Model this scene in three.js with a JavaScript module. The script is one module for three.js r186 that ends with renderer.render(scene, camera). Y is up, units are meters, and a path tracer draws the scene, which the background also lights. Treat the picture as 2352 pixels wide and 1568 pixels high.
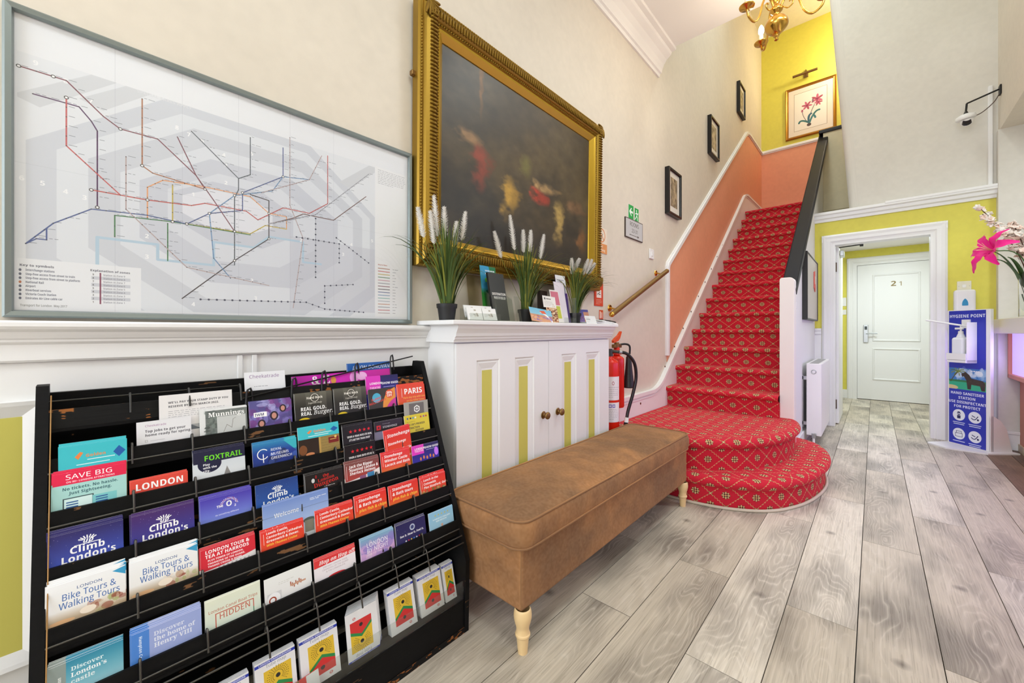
import * as THREE from 'three';
import { RoundedBoxGeometry } from 'three/addons/geometries/RoundedBoxGeometry.js';
import { mergeGeometries, mergeVertices, toCreasedNormals } from 'three/addons/utils/BufferGeometryUtils.js';
import { RectAreaLightUniformsLib } from 'three/addons/lights/RectAreaLightUniformsLib.js';
RectAreaLightUniformsLib.init();

// ---------------------------------------------------------------- camera, sky, large lights, exposure
const scene = new THREE.Scene();
scene.background = new THREE.Color(0x000000);
const FOCAL = 915;                                         // in pixels of a 2352 x 1568 frame
const camera = new THREE.PerspectiveCamera(2 * Math.atan(784 / FOCAL) * 180 / Math.PI, 2352 / 1568, 0.02, 60);
camera.position.set(1.39, 1.02, 0);
const YAW = Math.atan(832 / FOCAL);
camera.lookAt(1.39 - Math.sin(YAW), 1.02, -Math.cos(YAW));
camera.setViewOffset(2352, 1568, 0, 24, 2352, 1568);       // rising lens: horizon a little above the middle
scene.add(camera);

const renderer = new THREE.WebGLRenderer();
renderer.toneMapping = THREE.LinearToneMapping;
renderer.toneMappingExposure = 1.19;
renderer.shadowMap.enabled = true;

function areaLight(name, color, intensity, w, h, pos, target) {
  const l = new THREE.RectAreaLight(color, intensity, w, h);
  l.name = name; l.position.set(...pos); scene.add(l); l.lookAt(...target);
  return l;
}
const DAY = 0xe2eeff, WARM = 0xffe9c8, NEUTRAL = 0xebfaff;
// daylight through the two frosted panes of the street front behind the camera
for (const x of [0.6, 1.6]) areaLight('daylight', DAY, 4.8, 0.82, 2.06, [x, 1.75, 2.94], [x, 1.75, -5]);
// flush ceiling panels of the lobby, the reception recess, the vestibule and the stair head
const PANELS = [[1.05, 3.385, 1.6, 4], [1.6, 3.385, -0.3, 12.5], [1.5, 3.385, -2.4, 15]];
for (const [x, y, z, power] of PANELS) areaLight('panel_light', NEUTRAL, power, 0.56, 0.56, [x, y - 0.03, z], [x, 0, z]);
areaLight('reception_panel_light', NEUTRAL, 34, 0.5, 0.5, [3.1, 2.72, -3.6], [3.1, 0, -3.6]);
areaLight('vestibule_panel_light', NEUTRAL, 40, 0.36, 0.36, [1.6, 2.19, -6.7], [1.55, 0, -6.7]);
areaLight('stair_panel_light', NEUTRAL, 36, 0.5, 0.5, [0.75, 5.78, -4.3], [0.75, 0, -4.3]);
// violet strip under the reception counter
areaLight('counter_strip_light', 0xb49cff, 2.3, 3.6, 0.22, [2.235, 0.83, -3.55], [0, 0.5, -3.55]);

// ---------------------------------------------------------------- helpers
let seed = 20240611;
function rnd() { seed = (seed + 0x6d2b79f5) | 0; let t = Math.imul(seed ^ (seed >>> 15), 1 | seed); t = (t + Math.imul(t ^ (t >>> 7), 61 | t)) ^ t; return ((t ^ (t >>> 14)) >>> 0) / 4294967296; }
const rr = (a, b) => a + (b - a) * rnd();
const PI = Math.PI;
const used = new Map();
function numbered(n) { const k = used.get(n) || 0; used.set(n, k + 1); return k ? n + '_' + String(k).padStart(3, '0') : n; }
function std(color, rough = 0.6, o = {}) { return new THREE.MeshStandardMaterial({ color, roughness: rough, ...o }); }
function phys(color, rough, o = {}) { return new THREE.MeshPhysicalMaterial({ color, roughness: rough, ...o }); }
function mesh(name, geo, m, parent = scene) {
  const g = Array.isArray(geo) ? join(geo) : geo;
  const o = new THREE.Mesh(g, m); o.castShadow = o.receiveShadow = true;
  o.name = parent === scene ? numbered(name) : name; parent.add(o);
  return o;
}
function join(list) {
  const gs = list.map((g) => { let q = g.index ? g.toNonIndexed() : g; if (!q.attributes.uv) q.setAttribute('uv', new THREE.BufferAttribute(new Float32Array(q.attributes.position.count * 2), 2)); for (const k of Object.keys(q.attributes)) if (!['position', 'normal', 'uv'].includes(k)) q.deleteAttribute(k); q.morphAttributes = {}; return q; });
  return gs.length === 1 ? gs[0] : mergeGeometries(gs);
}
function thing(name, label, category, [x, y, z] = [0, 0, 0], turn = 0, group) {
  const o = new THREE.Group(); o.name = numbered(name); scene.add(o);
  o.position.set(x, y, z); o.rotation.y = turn; o.userData = { label, category };
  if (group) o.userData.group = group;
  return o;
}
function tag(o, label, category, group) { Object.assign(o.userData, { label, category }); if (group) o.userData.group = group; return o; }
function struct(name, geo, m, parent = scene) { const o = mesh(name, geo, m, parent); if (parent === scene) o.userData.kind = 'structure'; return o; }
// a box between two corners; uv in metres
function bx(x0, x1, y0, y1, z0, z1, r = 0) {
  const w = Math.abs(x1 - x0), h = Math.abs(y1 - y0), d = Math.abs(z1 - z0);
  const g = r ? new RoundedBoxGeometry(w, h, d, 2, Math.min(r, w / 2.01, h / 2.01, d / 2.01)) : new THREE.BoxGeometry(w, h, d);
  g.translate((x0 + x1) / 2, (y0 + y1) / 2, (z0 + z1) / 2);
  return metreUV(g);
}
function metreUV(g0, s = 1) {
  const g = g0.index ? g0.toNonIndexed() : g0; const p = g.attributes.position, n = g.attributes.normal, uv = new Float32Array(p.count * 2);
  for (let i = 0; i < p.count; i++) {
    const ax = Math.abs(n.getX(i)), ay = Math.abs(n.getY(i)), az = Math.abs(n.getZ(i));
    let u, v;
    if (ax >= ay && ax >= az) { u = p.getZ(i); v = p.getY(i); } else if (ay >= az) { u = p.getX(i); v = p.getZ(i); } else { u = p.getX(i); v = p.getY(i); }
    uv[2 * i] = u * s; uv[2 * i + 1] = v * s;
  }
  g.setAttribute('uv', new THREE.BufferAttribute(uv, 2)); return g;
}
function at(g, x, y, z) { g.translate(x, y, z); return g; }
function rot(g, x = 0, y = 0, z = 0) { if (x) g.rotateX(x); if (y) g.rotateY(y); if (z) g.rotateZ(z); return g; }
const V = (x, y, z) => new THREE.Vector3(x, y, z);
function tube(pts, r, seg = 24, rad = 8, tension = 0.5) { return new THREE.TubeGeometry(new THREE.CatmullRomCurve3(pts.map((p) => V(...p)), false, 'catmullrom', tension), seg, r, rad, false); }
function rod(a, b, r, rad = 8) {
  const A = V(...a), B = V(...b), g = new THREE.CylinderGeometry(r, r, A.distanceTo(B), rad);
  g.applyQuaternion(new THREE.Quaternion().setFromUnitVectors(V(0, 1, 0), B.clone().sub(A).normalize()));
  return at(g, (A.x + B.x) / 2, (A.y + B.y) / 2, (A.z + B.z) / 2);
}
function lathe(pts, seg = 28) { return new THREE.LatheGeometry(pts.map((p) => new THREE.Vector2(p[0], p[1])), seg); }
function smoothLathe(pts, seg = 28, n = 40) { const c = new THREE.SplineCurve(pts.map((p) => new THREE.Vector2(p[0], p[1]))); return new THREE.LatheGeometry(c.getPoints(n).map((p) => new THREE.Vector2(Math.max(p.x, 0), p.y)), seg); }
// polygon [[a, b], ...] extruded: axis 'x' -> (depth, b, a) ; 'z' -> (a, b, depth) ; 'y' -> (a, depth, b)
function prism(poly, d0, d1, axis = 'z') {
  const s = new THREE.Shape(poly.map((p) => new THREE.Vector2(p[0], p[1])));
  const g = new THREE.ExtrudeGeometry(s, { depth: d1 - d0, bevelEnabled: false, curveSegments: 16 });
  g.translate(0, 0, d0);
  if (axis === 'x') g.applyMatrix4(new THREE.Matrix4().set(0, 0, 1, 0, 0, 1, 0, 0, 1, 0, 0, 0, 0, 0, 0, 1));
  if (axis === 'y') g.applyMatrix4(new THREE.Matrix4().set(1, 0, 0, 0, 0, 0, 1, 0, 0, 1, 0, 0, 0, 0, 0, 1));
  if (axis !== 'z') { flip(g); }
  g.computeVertexNormals();
  return metreUV(g);
}
function flip(g) { const p = g.attributes.position.array, n = g.attributes.uv.array; for (let i = 0; i < p.length; i += 9) { for (let k = 0; k < 3; k++) { const t = p[i + k]; p[i + k] = p[i + 6 + k]; p[i + 6 + k] = t; } } }
// mitred frame in the local xy plane, centred; profile [[inward, out], ...] from the outer edge to the inner edge
function frameGeo(w, h, prof) {
  const pos = [], uv = [];
  const c = (d) => [[-w / 2 + d, -h / 2 + d], [w / 2 - d, -h / 2 + d], [w / 2 - d, h / 2 - d], [-w / 2 + d, h / 2 - d]];
  for (let s = 0; s < 4; s++) for (let i = 0; i + 1 < prof.length; i++) {
    const a = c(prof[i][0]), b = c(prof[i + 1][0]), z0 = prof[i][1], z1 = prof[i + 1][1], e = (s + 1) % 4;
    const q = [[...a[s], z0], [...a[e], z0], [...b[e], z1], [...b[s], z1]];
    const L = Math.hypot(a[e][0] - a[s][0], a[e][1] - a[s][1]);
    const t = [[prof[i][0], i], [L - prof[i][0], i], [L - prof[i + 1][0], i + 1], [prof[i + 1][0], i + 1]];
    for (const k of [0, 1, 2, 0, 2, 3]) { pos.push(...q[k]); uv.push(t[k][0], t[k][1] * 0.02); }
  }
  const g = new THREE.BufferGeometry(); g.setAttribute('position', new THREE.Float32BufferAttribute(pos, 3)); g.setAttribute('uv', new THREE.Float32BufferAttribute(uv, 2)); g.computeVertexNormals();
  return g;
}
// a sheet from a grid function f(i/n, j/m) -> [x, y, z]
function grid(n, m, f, uvf) {
  const g = new THREE.PlaneGeometry(1, 1, n, m), p = g.attributes.position, uv = g.attributes.uv;
  for (let j = 0; j <= m; j++) for (let i = 0; i <= n; i++) { const k = j * (n + 1) + i, q = f(i / n, j / m); p.setXYZ(k, ...q); if (uvf) uv.setXY(k, ...uvf(i / n, j / m)); }
  g.computeVertexNormals(); return g;
}
function canvas(w, h, draw) {
  const c = document.createElement('canvas'); c.width = w; c.height = h; const x = c.getContext('2d'); draw(x, w, h);
  const t = new THREE.CanvasTexture(c); t.colorSpace = THREE.SRGBColorSpace; t.magFilter = THREE.LinearFilter; t.anisotropy = 8; return t;
}
function T(x, s, px, py, size, color, o = {}) {
  x.save(); x.translate(px, py); if (o.r) x.rotate(o.r); if (o.sx) x.scale(o.sx, 1); if (o.skew) x.transform(1, 0, o.skew, 1, 0, 0);
  x.font = (o.i ? 'italic ' : '') + (o.b === false ? '' : 'bold ') + size + 'px ' + (o.f || 'sans-serif'); x.fillStyle = color; x.textAlign = o.a || 'left'; x.textBaseline = 'alphabetic';
  x.fillText(s, 0, 0); x.restore();
}
const hash = (x, y, s) => { let h = Math.imul(x, 374761393) ^ Math.imul(y, 668265263) ^ Math.imul(s, 974634777); h = Math.imul(h ^ (h >>> 13), 1274126177); return ((h ^ (h >>> 16)) >>> 0) / 4294967296; };
function vnoise(x, y, s, px = 0, py = 0) {
  const xi = Math.floor(x), yi = Math.floor(y), fx = x - xi, fy = y - yi, a = fx * fx * (3 - 2 * fx), b = fy * fy * (3 - 2 * fy);
  const W = (i, n) => (n ? ((i % n) + n) % n : i);
  const h = (i, j) => hash(W(i, px), W(j, py), s);
  return (h(xi, yi) * (1 - a) + h(xi + 1, yi) * a) * (1 - b) + (h(xi, yi + 1) * (1 - a) + h(xi + 1, yi + 1) * a) * b;
}
function fbm(x, y, s, oct = 4, px = 0, py = 0) { let v = 0, a = 0.5, t = 0; for (let o = 0; o < oct; o++) { v += a * vnoise(x, y, s + o, px, py); t += a; x *= 2; y *= 2; px *= 2; py *= 2; a *= 0.5; } return v / t; }
function pixelTex(w, h, f, srgb = true) {
  const d = new Uint8Array(w * h * 4);
  for (let j = 0; j < h; j++) for (let i = 0; i < w; i++) { const c = f(i / w, j / h), k = 4 * (j * w + i); d[k] = c[0]; d[k + 1] = c[1]; d[k + 2] = c[2]; d[k + 3] = 255; }
  const t = new THREE.DataTexture(d, w, h); t.magFilter = THREE.LinearFilter; t.minFilter = THREE.LinearMipmapLinearFilter; t.generateMipmaps = true; if (srgb) t.colorSpace = THREE.SRGBColorSpace; t.needsUpdate = true; return t;
}
const clamp = (v, a = 0, b = 255) => Math.max(a, Math.min(b, v));
const mix = (a, b, t) => a.map((v, i) => v + (b[i] - v) * t);
const wrap = (t, rx = 1, ry = 1) => { t.wrapS = t.wrapT = THREE.RepeatWrapping; t.repeat.set(rx, ry); return t; };

// ---------------------------------------------------------------- materials
// trowelled plaster: faint mottling of the paint itself, tiles every 2 m
const plasterTex = wrap(pixelTex(512, 512, (u, v) => { const n = fbm(u * 6, v * 6, 3, 5, 6, 6), s = fbm(u * 64, v * 64, 9, 2, 64, 64); const g = 238 + (n - 0.5) * 11 + (s - 0.5) * 7; return [g, g, g - 1].map((c) => clamp(c)); }), 0.5, 0.5);
const M = {
  cream: std(0xefe4d3, 0.62, { map: plasterTex }),
  upper: std(0xf0ebe2, 0.7, { map: plasterTex }),
  beige: std(0xf2e6c4, 0.7, { map: plasterTex }),
  ceiling: std(0xf4f0ea, 0.8),
  white: std(0xf2f1f0, 0.38),
  whiteFlat: std(0xeeeceb, 0.6),
  yellow: std(0xf2e862, 0.6, { map: plasterTex }),
  peach: std(0xfaac88, 0.6, { map: plasterTex }),
  lime: std(0xd4cb62, 0.55),
  black: std(0x141414, 0.5),
  blackGloss: std(0x0d0d10, 0.3),
  steel: std(0xb9bcbd, 0.32, { metalness: 0.9 }),
  alu: std(0x8d9796, 0.38, { metalness: 0.7 }),
  brass: std(0xd2a44c, 0.2, { metalness: 1 }),
  brassDull: std(0x8f7044, 0.42, { metalness: 0.9 }),
  red: std(0xe2301c, 0.3),
  plastic: std(0xf1f0ee, 0.35),
  paper: std(0xf3f2ee, 0.7),
  dark: std(0x2a2724, 0.8),
  glass: phys(0xffffff, 0.02, { transmission: 1, thickness: 0, ior: 1.45 }),
  acrylic: phys(0xf4f6f4, 0.06, { transmission: 1, thickness: 0, ior: 1.49 }),
};
// ================================================================ THE SETTING
const CEIL = 3.41, TOPY = 5.85;
// ---- floor: planks are pieces of the floor
const plankTex = [];
for (let s = 0; s < 6; s++) plankTex.push(pixelTex(256, 1024, (u, v) => {
  const cx = 0.5 + 0.5 * (vnoise(v * 1.5, 1, 11 + s) - 0.5), q = (u - cx) * 2, amp = 0.6 + (s % 3) * 0.45;
  const f = fbm(u * 1.7 + s * 7, v * 3.2, 20 + s, 3) * 11 * amp + q * q * 4.2 + v * (s % 2 ? 3.5 : 1.4) + fbm(u * 9, v * 22, 40 + s, 2) * 0.5;
  const l = Math.abs(f - Math.floor(f) - 0.5) * 2, line = Math.pow(1 - l, 3.2);
  const shade = fbm(u * 1.6, v * 4.5, 60 + s, 3), fine = fbm(u * 46, v * 7, 80 + s, 2), pore = fbm(u * 120, v * 14, 90 + s, 1);
  let c = mix([220, 210, 192], [156, 148, 136], clamp((shade - 0.34) * 2.1, 0, 1));
  c = mix(c, [238, 230, 215], line * 0.55 * clamp(1.3 - Math.abs(q), 0.25, 1));
  const k = (fine - 0.5) * 26 + (pore > 0.74 ? -16 : 0);
  const kn = Math.hypot((u - 0.35 - 0.3 * hash(s, 2, 1)) * 1.0, (v - 0.2 - 0.6 * hash(s, 3, 1)) * 6.5); if (kn < 0.13) c = mix(c, [112, 104, 96], (0.13 - kn) * 5);
  return c.map((t) => clamp(t + k));
}));
for (const t of plankTex) t.wrapS = t.wrapT = THREE.RepeatWrapping;
const plankMats = [0xffffff, 0xe9e6e2].flatMap((c) => plankTex.map((t) => std(c, 0.48, { map: t })));
const brownMats = [0x9a8272, 0x846c5e].flatMap((c) => plankTex.slice(0, 3).map((t) => std(c, 0.45, { map: t })));
const floor = struct('floor', [bx(-0.2, 2.4, -0.15, -0.012, -8.1, 3.2), bx(2.4, 4.3, -0.15, -0.012, -5.7, -1)], std(0x3a3631, 0.9));
{
  const PL = 1.34, cache = new Map();
  const geoOf = (w, l) => { const k = w.toFixed(3) + '|' + l.toFixed(3); if (!cache.has(k)) { const g = new THREE.BoxGeometry(w, 0.012, l); const uv = g.attributes.uv; for (let i = 8; i < 12; i++) uv.setXY(i, uv.getX(i) * w / 0.2, uv.getY(i) * l / PL); cache.set(k, g); } return cache.get(k); };
  const lay = (x0, x1, zj, zA, zB, mats, n, skip) => {
    let z = zj; while (z < zB) z += PL; let k = n * 3;
    for (; z > zA; z -= PL, k++) {
      const a = Math.max(z - PL, zA), b = Math.min(z, zB); if (b - a < 0.02) continue;
      if (skip && skip((x0 + x1) / 2, a, b)) continue;
      const p = mesh('plank', geoOf(x1 - x0 - 0.0028, b - a - 0.0024), mats[Math.floor(hash(n, k, 5) * mats.length)], floor);
      p.position.set((x0 + x1) / 2, -0.006, (a + b) / 2); if (hash(n, k, 8) > 0.5) p.rotation.y = PI;
    }
  };
  const J = { 347: -1.842, 547: -1.335, 747: -1.82, 947: -1.303, 1147: -1.79, 1347: -1.25, 1547: -1.77, 1747: -1.27 };
  const under = (x, a, b) => x < 0.84 && b < -3.7;
  lay(0, 0.147, -1.3, -8, 3, plankMats, 1, under); lay(0.147, 0.347, -0.75, -8, 3, plankMats, 2, under);
  for (let k = 1; k < 9; k++) { const x = 0.147 + 0.2 * k; lay(x, x + 0.2, J[Math.round(x * 1000)] ?? -1.5, -8, 3, plankMats, 3 + k, under); }
  lay(1.947, 2.073, -1.9, -8, 3, plankMats, 12);
  for (let k = 0; k < 14; k++) { const x = 2.073 + 0.15 * k; lay(x, x + 0.15, -1.2 - 0.47 * (k % 3), -5.6, k ? -1.2 : 3, brownMats, 30 + k); }
}
// ---- walls
const wallLeft = struct('wall_left', bx(-0.2, 0, 0, 5.95, -7.95, 3.15), M.cream);
const wallBack = struct('wall_back', [bx(-0.2, 2.4, 0, 0.68, 3, 3.15), bx(-0.2, 2.4, 2.82, 3.6, 3, 3.15), bx(-0.2, 0.17, 0.68, 2.82, 3, 3.15), bx(1.03, 1.17, 0.68, 2.82, 3, 3.15), bx(2.03, 2.4, 0.68, 2.82, 3, 3.15)], M.cream);
[0.6, 1.6].forEach((x, i) => {
  const w = struct('window_' + (i + 1), at(frameGeo(0.86, 2.14, [[0, -0.05], [0, 0.03], [0.045, 0.03], [0.045, -0.05]]), x, 1.75, 3.04), M.white); w.rotation.y = 0;
  mesh('window_pane', bx(x - 0.39, x + 0.39, 0.72, 2.78, 3.035, 3.045), std(0xffffff, 0.5, { emissive: 0xf1f5ff, emissiveIntensity: 1.6 }), w);
});
struct('ceiling', bx(-0.2, 2.4, CEIL, CEIL + 0.18, -3.4, 3.15), M.ceiling);
struct('wall_upper', bx(-0.2, 2.4, CEIL + 0.1, 5.95, -3.4, -3.25), M.upper);
struct('ceiling_stairwell', bx(-0.2, 2.4, TOPY, TOPY + 0.1, -7.95, -3.2), M.beige);
const wallEnd = struct('wall_end', bx(0, 1.35, 2.3, TOPY, -7.95, -7.7), M.yellow);
struct('wall_landing', bx(1.35, 1.5, 2.29, TOPY, -7.95, -5.62), M.beige);
// hall wall with the door opening, painted yellow, and the white wall standing above it
const wallHall = struct('wall_hall', [bx(0.845, 1.06, 0, 2.28, -5.62, -5.5), bx(1.805, 2.2, 0, 2.28, -5.62, -5.5), bx(1.06, 1.805, 1.96, 2.28, -5.62, -5.5)], M.yellow);
{
  const e = (y) => 1.193 - 0.0706 * (y - 2.306);
  const wallFar = struct('wall_far', prism([[e(2.3) + 0.085, 2.3], [2.2, 2.3], [2.2, TOPY], [e(TOPY) + 0.085, TOPY]], -5.62, -5.495), M.upper);
  // splayed corner of the old plaster
  const g = grid(4, 1, (u, v) => { const y = 2.3 + (TOPY - 2.3) * (1 - v), a = u * PI / 2; return [e(y) + 0.085 - 0.085 * Math.sin(a) + 0.002, y, -5.495 - 0.05 * (1 - Math.cos(a)) - (u > 0.99 ? 0.0 : 0)]; });
  const g2 = grid(1, 1, (u, v) => { const y = 2.3 + (TOPY - 2.3) * (1 - v); return [e(y) + 0.002, y, -5.545 - u * 0.075]; });
  mesh('corner_bead', [g, g2], M.upper, wallFar);
}
struct('wall_right', [bx(2.2, 2.4, 2.775, TOPY, -5.62, -3.4), bx(2.2, 2.4, 2.775, CEIL, -3.4, -1.2), bx(2.2, 2.4, 0, CEIL, -1.2, 3.15)], M.cream);
struct('wall_reception', [bx(2.19, 4.3, 0, 2.775, -5.62, -5.42), bx(4.2, 4.4, 0, 2.775, -5.62, -1), bx(2.4, 4.3, 0, 2.775, -1.2, -1.0)], M.upper);
struct('ceiling_reception', bx(2.4, 4.4, 2.775, 2.9, -5.62, -1), M.ceiling);
// vestibule behind the opening
struct('wall_vestibule', [bx(0.905, 1.17, 0, 2.3, -8.05, -7.93), bx(2.03, 2.3, 0, 2.3, -8.05, -7.93), bx(1.17, 2.03, 2.03, 2.3, -8.05, -7.93)], M.yellow);
struct('wall_passage', [bx(0.905, 0.97, 0, 2.3, -7.93, -5.62), bx(2.2, 2.3, 0, 2.3, -8.05, -5.62)], M.upper);
struct('ceiling_vestibule', bx(0.845, 2.3, 2.23, 2.288, -8.05, -5.62), M.ceiling);
struct('baseboard_vestibule', bx(0.97, 1.085, 0, 0.13, -7.93, -7.915, 0.004), M.white);

// ---- left wall trim: dado rail, wainscot, cornice, stair dado
function profileZ(poly, z0, z1) { return prism(poly, z0, z1, 'z'); }
struct('trim_1', profileZ([[0, 0.95], [0.016, 0.951], [0.02, 0.956], [0.02, 0.99], [0.026, 0.996], [0.026, 1.001], [0.03, 1.004], [0.034, 1.012], [0.036, 1.018], [0.048, 1.024], [0.052, 1.03], [0.052, 1.038], [0.046, 1.0425], [0, 1.0425]], -1.0, 3), M.white);
const wains = struct('wainscot', [bx(0, 0.008, 0, 0.95, -1.0, 3), bx(0.008, 0.014, 0.09, 0.95, -0.335, -0.322, 0.002), bx(0.008, 0.014, 0.09, 0.95, -0.372, -0.359, 0.002)], M.white, wallLeft);
for (const [z0, z1] of [[0.043, 0.95], [1.03, 1.94], [2.02, 2.9]]) {
  const w = z1 - z0, g = new THREE.Group(); g.name = 'wainscot_panel'; g.rotation.y = PI / 2; g.position.set(0.008, 0.58, (z0 + z1) / 2); wallLeft.add(g);
  mesh('panel_moulding', frameGeo(w, 0.576, [[0, 0], [0.001, 0.016], [0.01, 0.014], [0.035, 0.003], [0.036, 0]]), M.white, g);
  mesh('panel_field', bx(-w / 2 + 0.03, w / 2 - 0.03, -0.258, 0.253, 0, 0.004), M.lime, g);
}
struct('baseboard_left', profileZ([[0, 0], [0.02, 0], [0.02, 0.085], [0.016, 0.1], [0.01, 0.11], [0, 0.115]], -1.0, 3), M.white);
const cornicePoly = [[0, CEIL - 0.19], [0.012, CEIL - 0.19], [0.016, CEIL - 0.165], [0.03, CEIL - 0.16], [0.036, CEIL - 0.135], [0.05, CEIL - 0.1], [0.075, CEIL - 0.065], [0.11, CEIL - 0.04], [0.118, CEIL - 0.022], [0.15, CEIL - 0.018], [0.155, CEIL], [0, CEIL]];
struct('trim_2', profileZ(cornicePoly, -3.42, 3), M.ceiling);
{
  const right = cornicePoly.map(([x, y]) => [2.2 - x, y]);
  struct('trim_3', profileZ(right, -3.42, 3), M.ceiling);
}
// a flat strip along a path in the (z, y) plane
function strip(path, half) {
  const n = path.length, L = [], R = [];
  for (let i = 0; i < n; i++) {
    const a = path[Math.max(i - 1, 0)], b = path[i], c = path[Math.min(i + 1, n - 1)];
    let d1 = [b[0] - a[0], b[1] - a[1]], d2 = [c[0] - b[0], c[1] - b[1]]; if (i === 0) d1 = d2; if (i === n - 1) d2 = d1;
    const u = (d) => { const l = Math.hypot(...d) || 1; return [d[0] / l, d[1] / l]; }; const p = u(d1), q = u(d2); let t = u([p[0] + q[0], p[1] + q[1]]);
    const k = half / Math.max(0.4, t[0] * p[0] + t[1] * p[1]);
    L.push([b[0] - t[1] * k, b[1] + t[0] * k]); R.unshift([b[0] + t[1] * k, b[1] - t[0] * k]);
  }
  return [...L, ...R];
}
function roundPath(pts, r, n = 6) {
  const out = [pts[0]];
  for (let i = 1; i + 1 < pts.length; i++) {
    const a = V(...pts[i - 1], 0), b = V(...pts[i], 0), c = V(...pts[i + 1], 0), p = b.clone().add(a.clone().sub(b).setLength(r)), q = b.clone().add(c.clone().sub(b).setLength(r));
    const cv = new THREE.QuadraticBezierCurve3(p, b, q); for (const t of cv.getPoints(n)) out.push([t.x, t.y]);
  }
  out.push(pts[pts.length - 1]); return out;
}
const dadoPath = roundPath([[-3.607, 0.8], [-3.607, 1.611], [-6.68, 3.955], [-7.7, 3.965]], 0.16);
dadoPath.splice(1, 7, [-3.607, 1.595], [-3.62, 1.625]);
struct('trim_4', [prism(strip(dadoPath, 0.03), 0, 0.014, 'x'), prism(strip(dadoPath, 0.016), 0.014, 0.026, 'x')], M.white);
const stringPath = roundPath([[-2.19, 0.525], [-3.36, 0.532], [-6.48, 3.0], [-7.7, 3.02]], 0.14);
// peach field between the stair dado and the string
{
  const up = dadoPath.slice(1), low = stringPath.filter((p) => p[0] < -3.6);
  mesh('dado_field', prism([[-3.607, 0.74], ...up, ...low.slice().reverse()], 0, 0.004, 'x'), M.peach, wallLeft);
}
struct('trim_5', [prism([[-7.7, 2.5], ...stringPath.slice().reverse(), [-2.19, 0.2], [-3.6, 0.2]], 0, 0.028, 'x'), prism(strip(stringPath.map(([a, b]) => [a, b - 0.012]), 0.014), 0.028, 0.04, 'x'), prism(strip(stringPath.map(([a, b]) => [a, b - 0.045]), 0.005), 0.028, 0.033, 'x')], M.white);
for (let k = 0; k < 15; k++) {      // screw caps left in the string beside each tread
  const z = -3.0 - 0.2243 * k - (k ? 0.27 : 0), y = k ? 0.49 + 0.1687 * k + 0.05 : 0.45;
  mesh('screw_cap', at(rot(new THREE.CylinderGeometry(0.008, 0.008, 0.004, 10), 0, 0, PI / 2), 0.03, y, z), std(0x6b3524, 0.6), wallLeft);
}
// end wall of the stairs
mesh('dado_field', bx(0.0, 1.35, 2.7, 3.965, -7.7, -7.695), M.peach, wallEnd);
struct('trim_6', [bx(0, 1.35, 3.935, 3.995, -7.7, -7.685, 0.004), bx(0, 1.35, 3.95, 3.98, -7.7, -7.672, 0.005)], M.white);
struct('baseboard_end', [bx(0, 1.35, 2.727, 3.02, -7.7, -7.68, 0.004), bx(0, 1.35, 2.995, 3.035, -7.7, -7.668, 0.006)], M.white);
// hall wall: cornice shelf, dado rail and white dado
struct('trim_7', [prism([[-5.5, 2.2], [-5.48, 2.2], [-5.475, 2.225], [-5.455, 2.235], [-5.45, 2.262], [-5.43, 2.272], [-5.43, 2.29], [-5.5, 2.29]], 0.905, 2.19, 'x'), bx(1.47, 2.19, 2.288, 2.312, -5.53, -5.425, 0.004), bx(0.905, 1.47, 2.285, 2.3, -6.46, -5.44, 0.003)], M.white);
const dadoHall = [[1.9, 2.19], [0.905, 0.964]];
struct('trim_8', dadoHall.flatMap(([a, b]) => [bx(a, b, 0, 1.0, -5.5, -5.493), bx(a, b, 0.985, 1.045, -5.5, -5.478, 0.005), bx(a, b, 1.022, 1.05, -5.5, -5.465, 0.006)]), M.white);
struct('baseboard_hall', [bx(1.9, 2.19, 0, 0.13, -5.5, -5.48, 0.004), bx(2.19, 2.31, 0, 0.15, -5.42, -5.4, 0.004), bx(2.19, 2.31, 0.135, 0.16, -5.42, -5.393, 0.004)], M.white);
// surface-mounted conduit in the corner of the far wall
struct('trim_9', bx(2.14, 2.17, 2.3, 3.2, -5.5, -5.475, 0.008), M.white);

// ---- door opening lining (casing on the hall side) and the leaf that stands open
function casing(x0, x1, ytop, z, w, out) {
  const g = []; const P = [[0, 0.014], [0.2, 0.026], [0.45, 0.02], [0.75, 0.02], [0.85, 0.012], [1, 0.008]];
  const poly = (s) => [[0, 0], ...P.map(([a, b]) => [a * w, b]), [w, 0]];
  const S = poly();
  g.push(prism(S.map(([a, b]) => [x0 - w + a, z + out * b]), 0, ytop + w * 0.98, 'y'));
  g.push(prism(S.map(([a, b]) => [x1 + w - a, z + out * b]), 0, ytop + w * 0.98, 'y'));
  g.push(prism(S.map(([a, b]) => [z + out * (b + 0.0005), ytop + w - a]), x0 - w, x1 + w, 'x'));
  return g;
}
struct('door_1', [...casing(1.06, 1.805, 1.96, -5.5, 0.093, 1), bx(1.06, 1.078, 0, 1.942, -5.62, -5.49), bx(1.787, 1.805, 0, 1.942, -5.62, -5.49), bx(1.06, 1.805, 1.942, 1.96, -5.62, -5.49)], M.white);
{
  const leaf = struct('door_2', bx(1.064, 1.104, 0.01, 1.94, -6.34, -5.63, 0.003), M.white);
  for (const y of [1.72, 0.22]) mesh('hinge', bx(1.066, 1.086, y - 0.05, y + 0.05, -5.63, -5.612, 0.002), std(0x4a3524, 0.4, { metalness: 0.7 }), leaf);
  mesh('door_closer', [bx(1.104, 1.14, 1.86, 1.92, -5.95, -5.75, 0.006)], M.steel, leaf);
  mesh('closer_arm', [rod([1.085, 1.932, -5.64], [1.29, 1.945, -5.66], 0.006), bx(1.275, 1.305, 1.925, 1.955, -5.675, -5.645, 0.003)], M.black, leaf);
}
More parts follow.
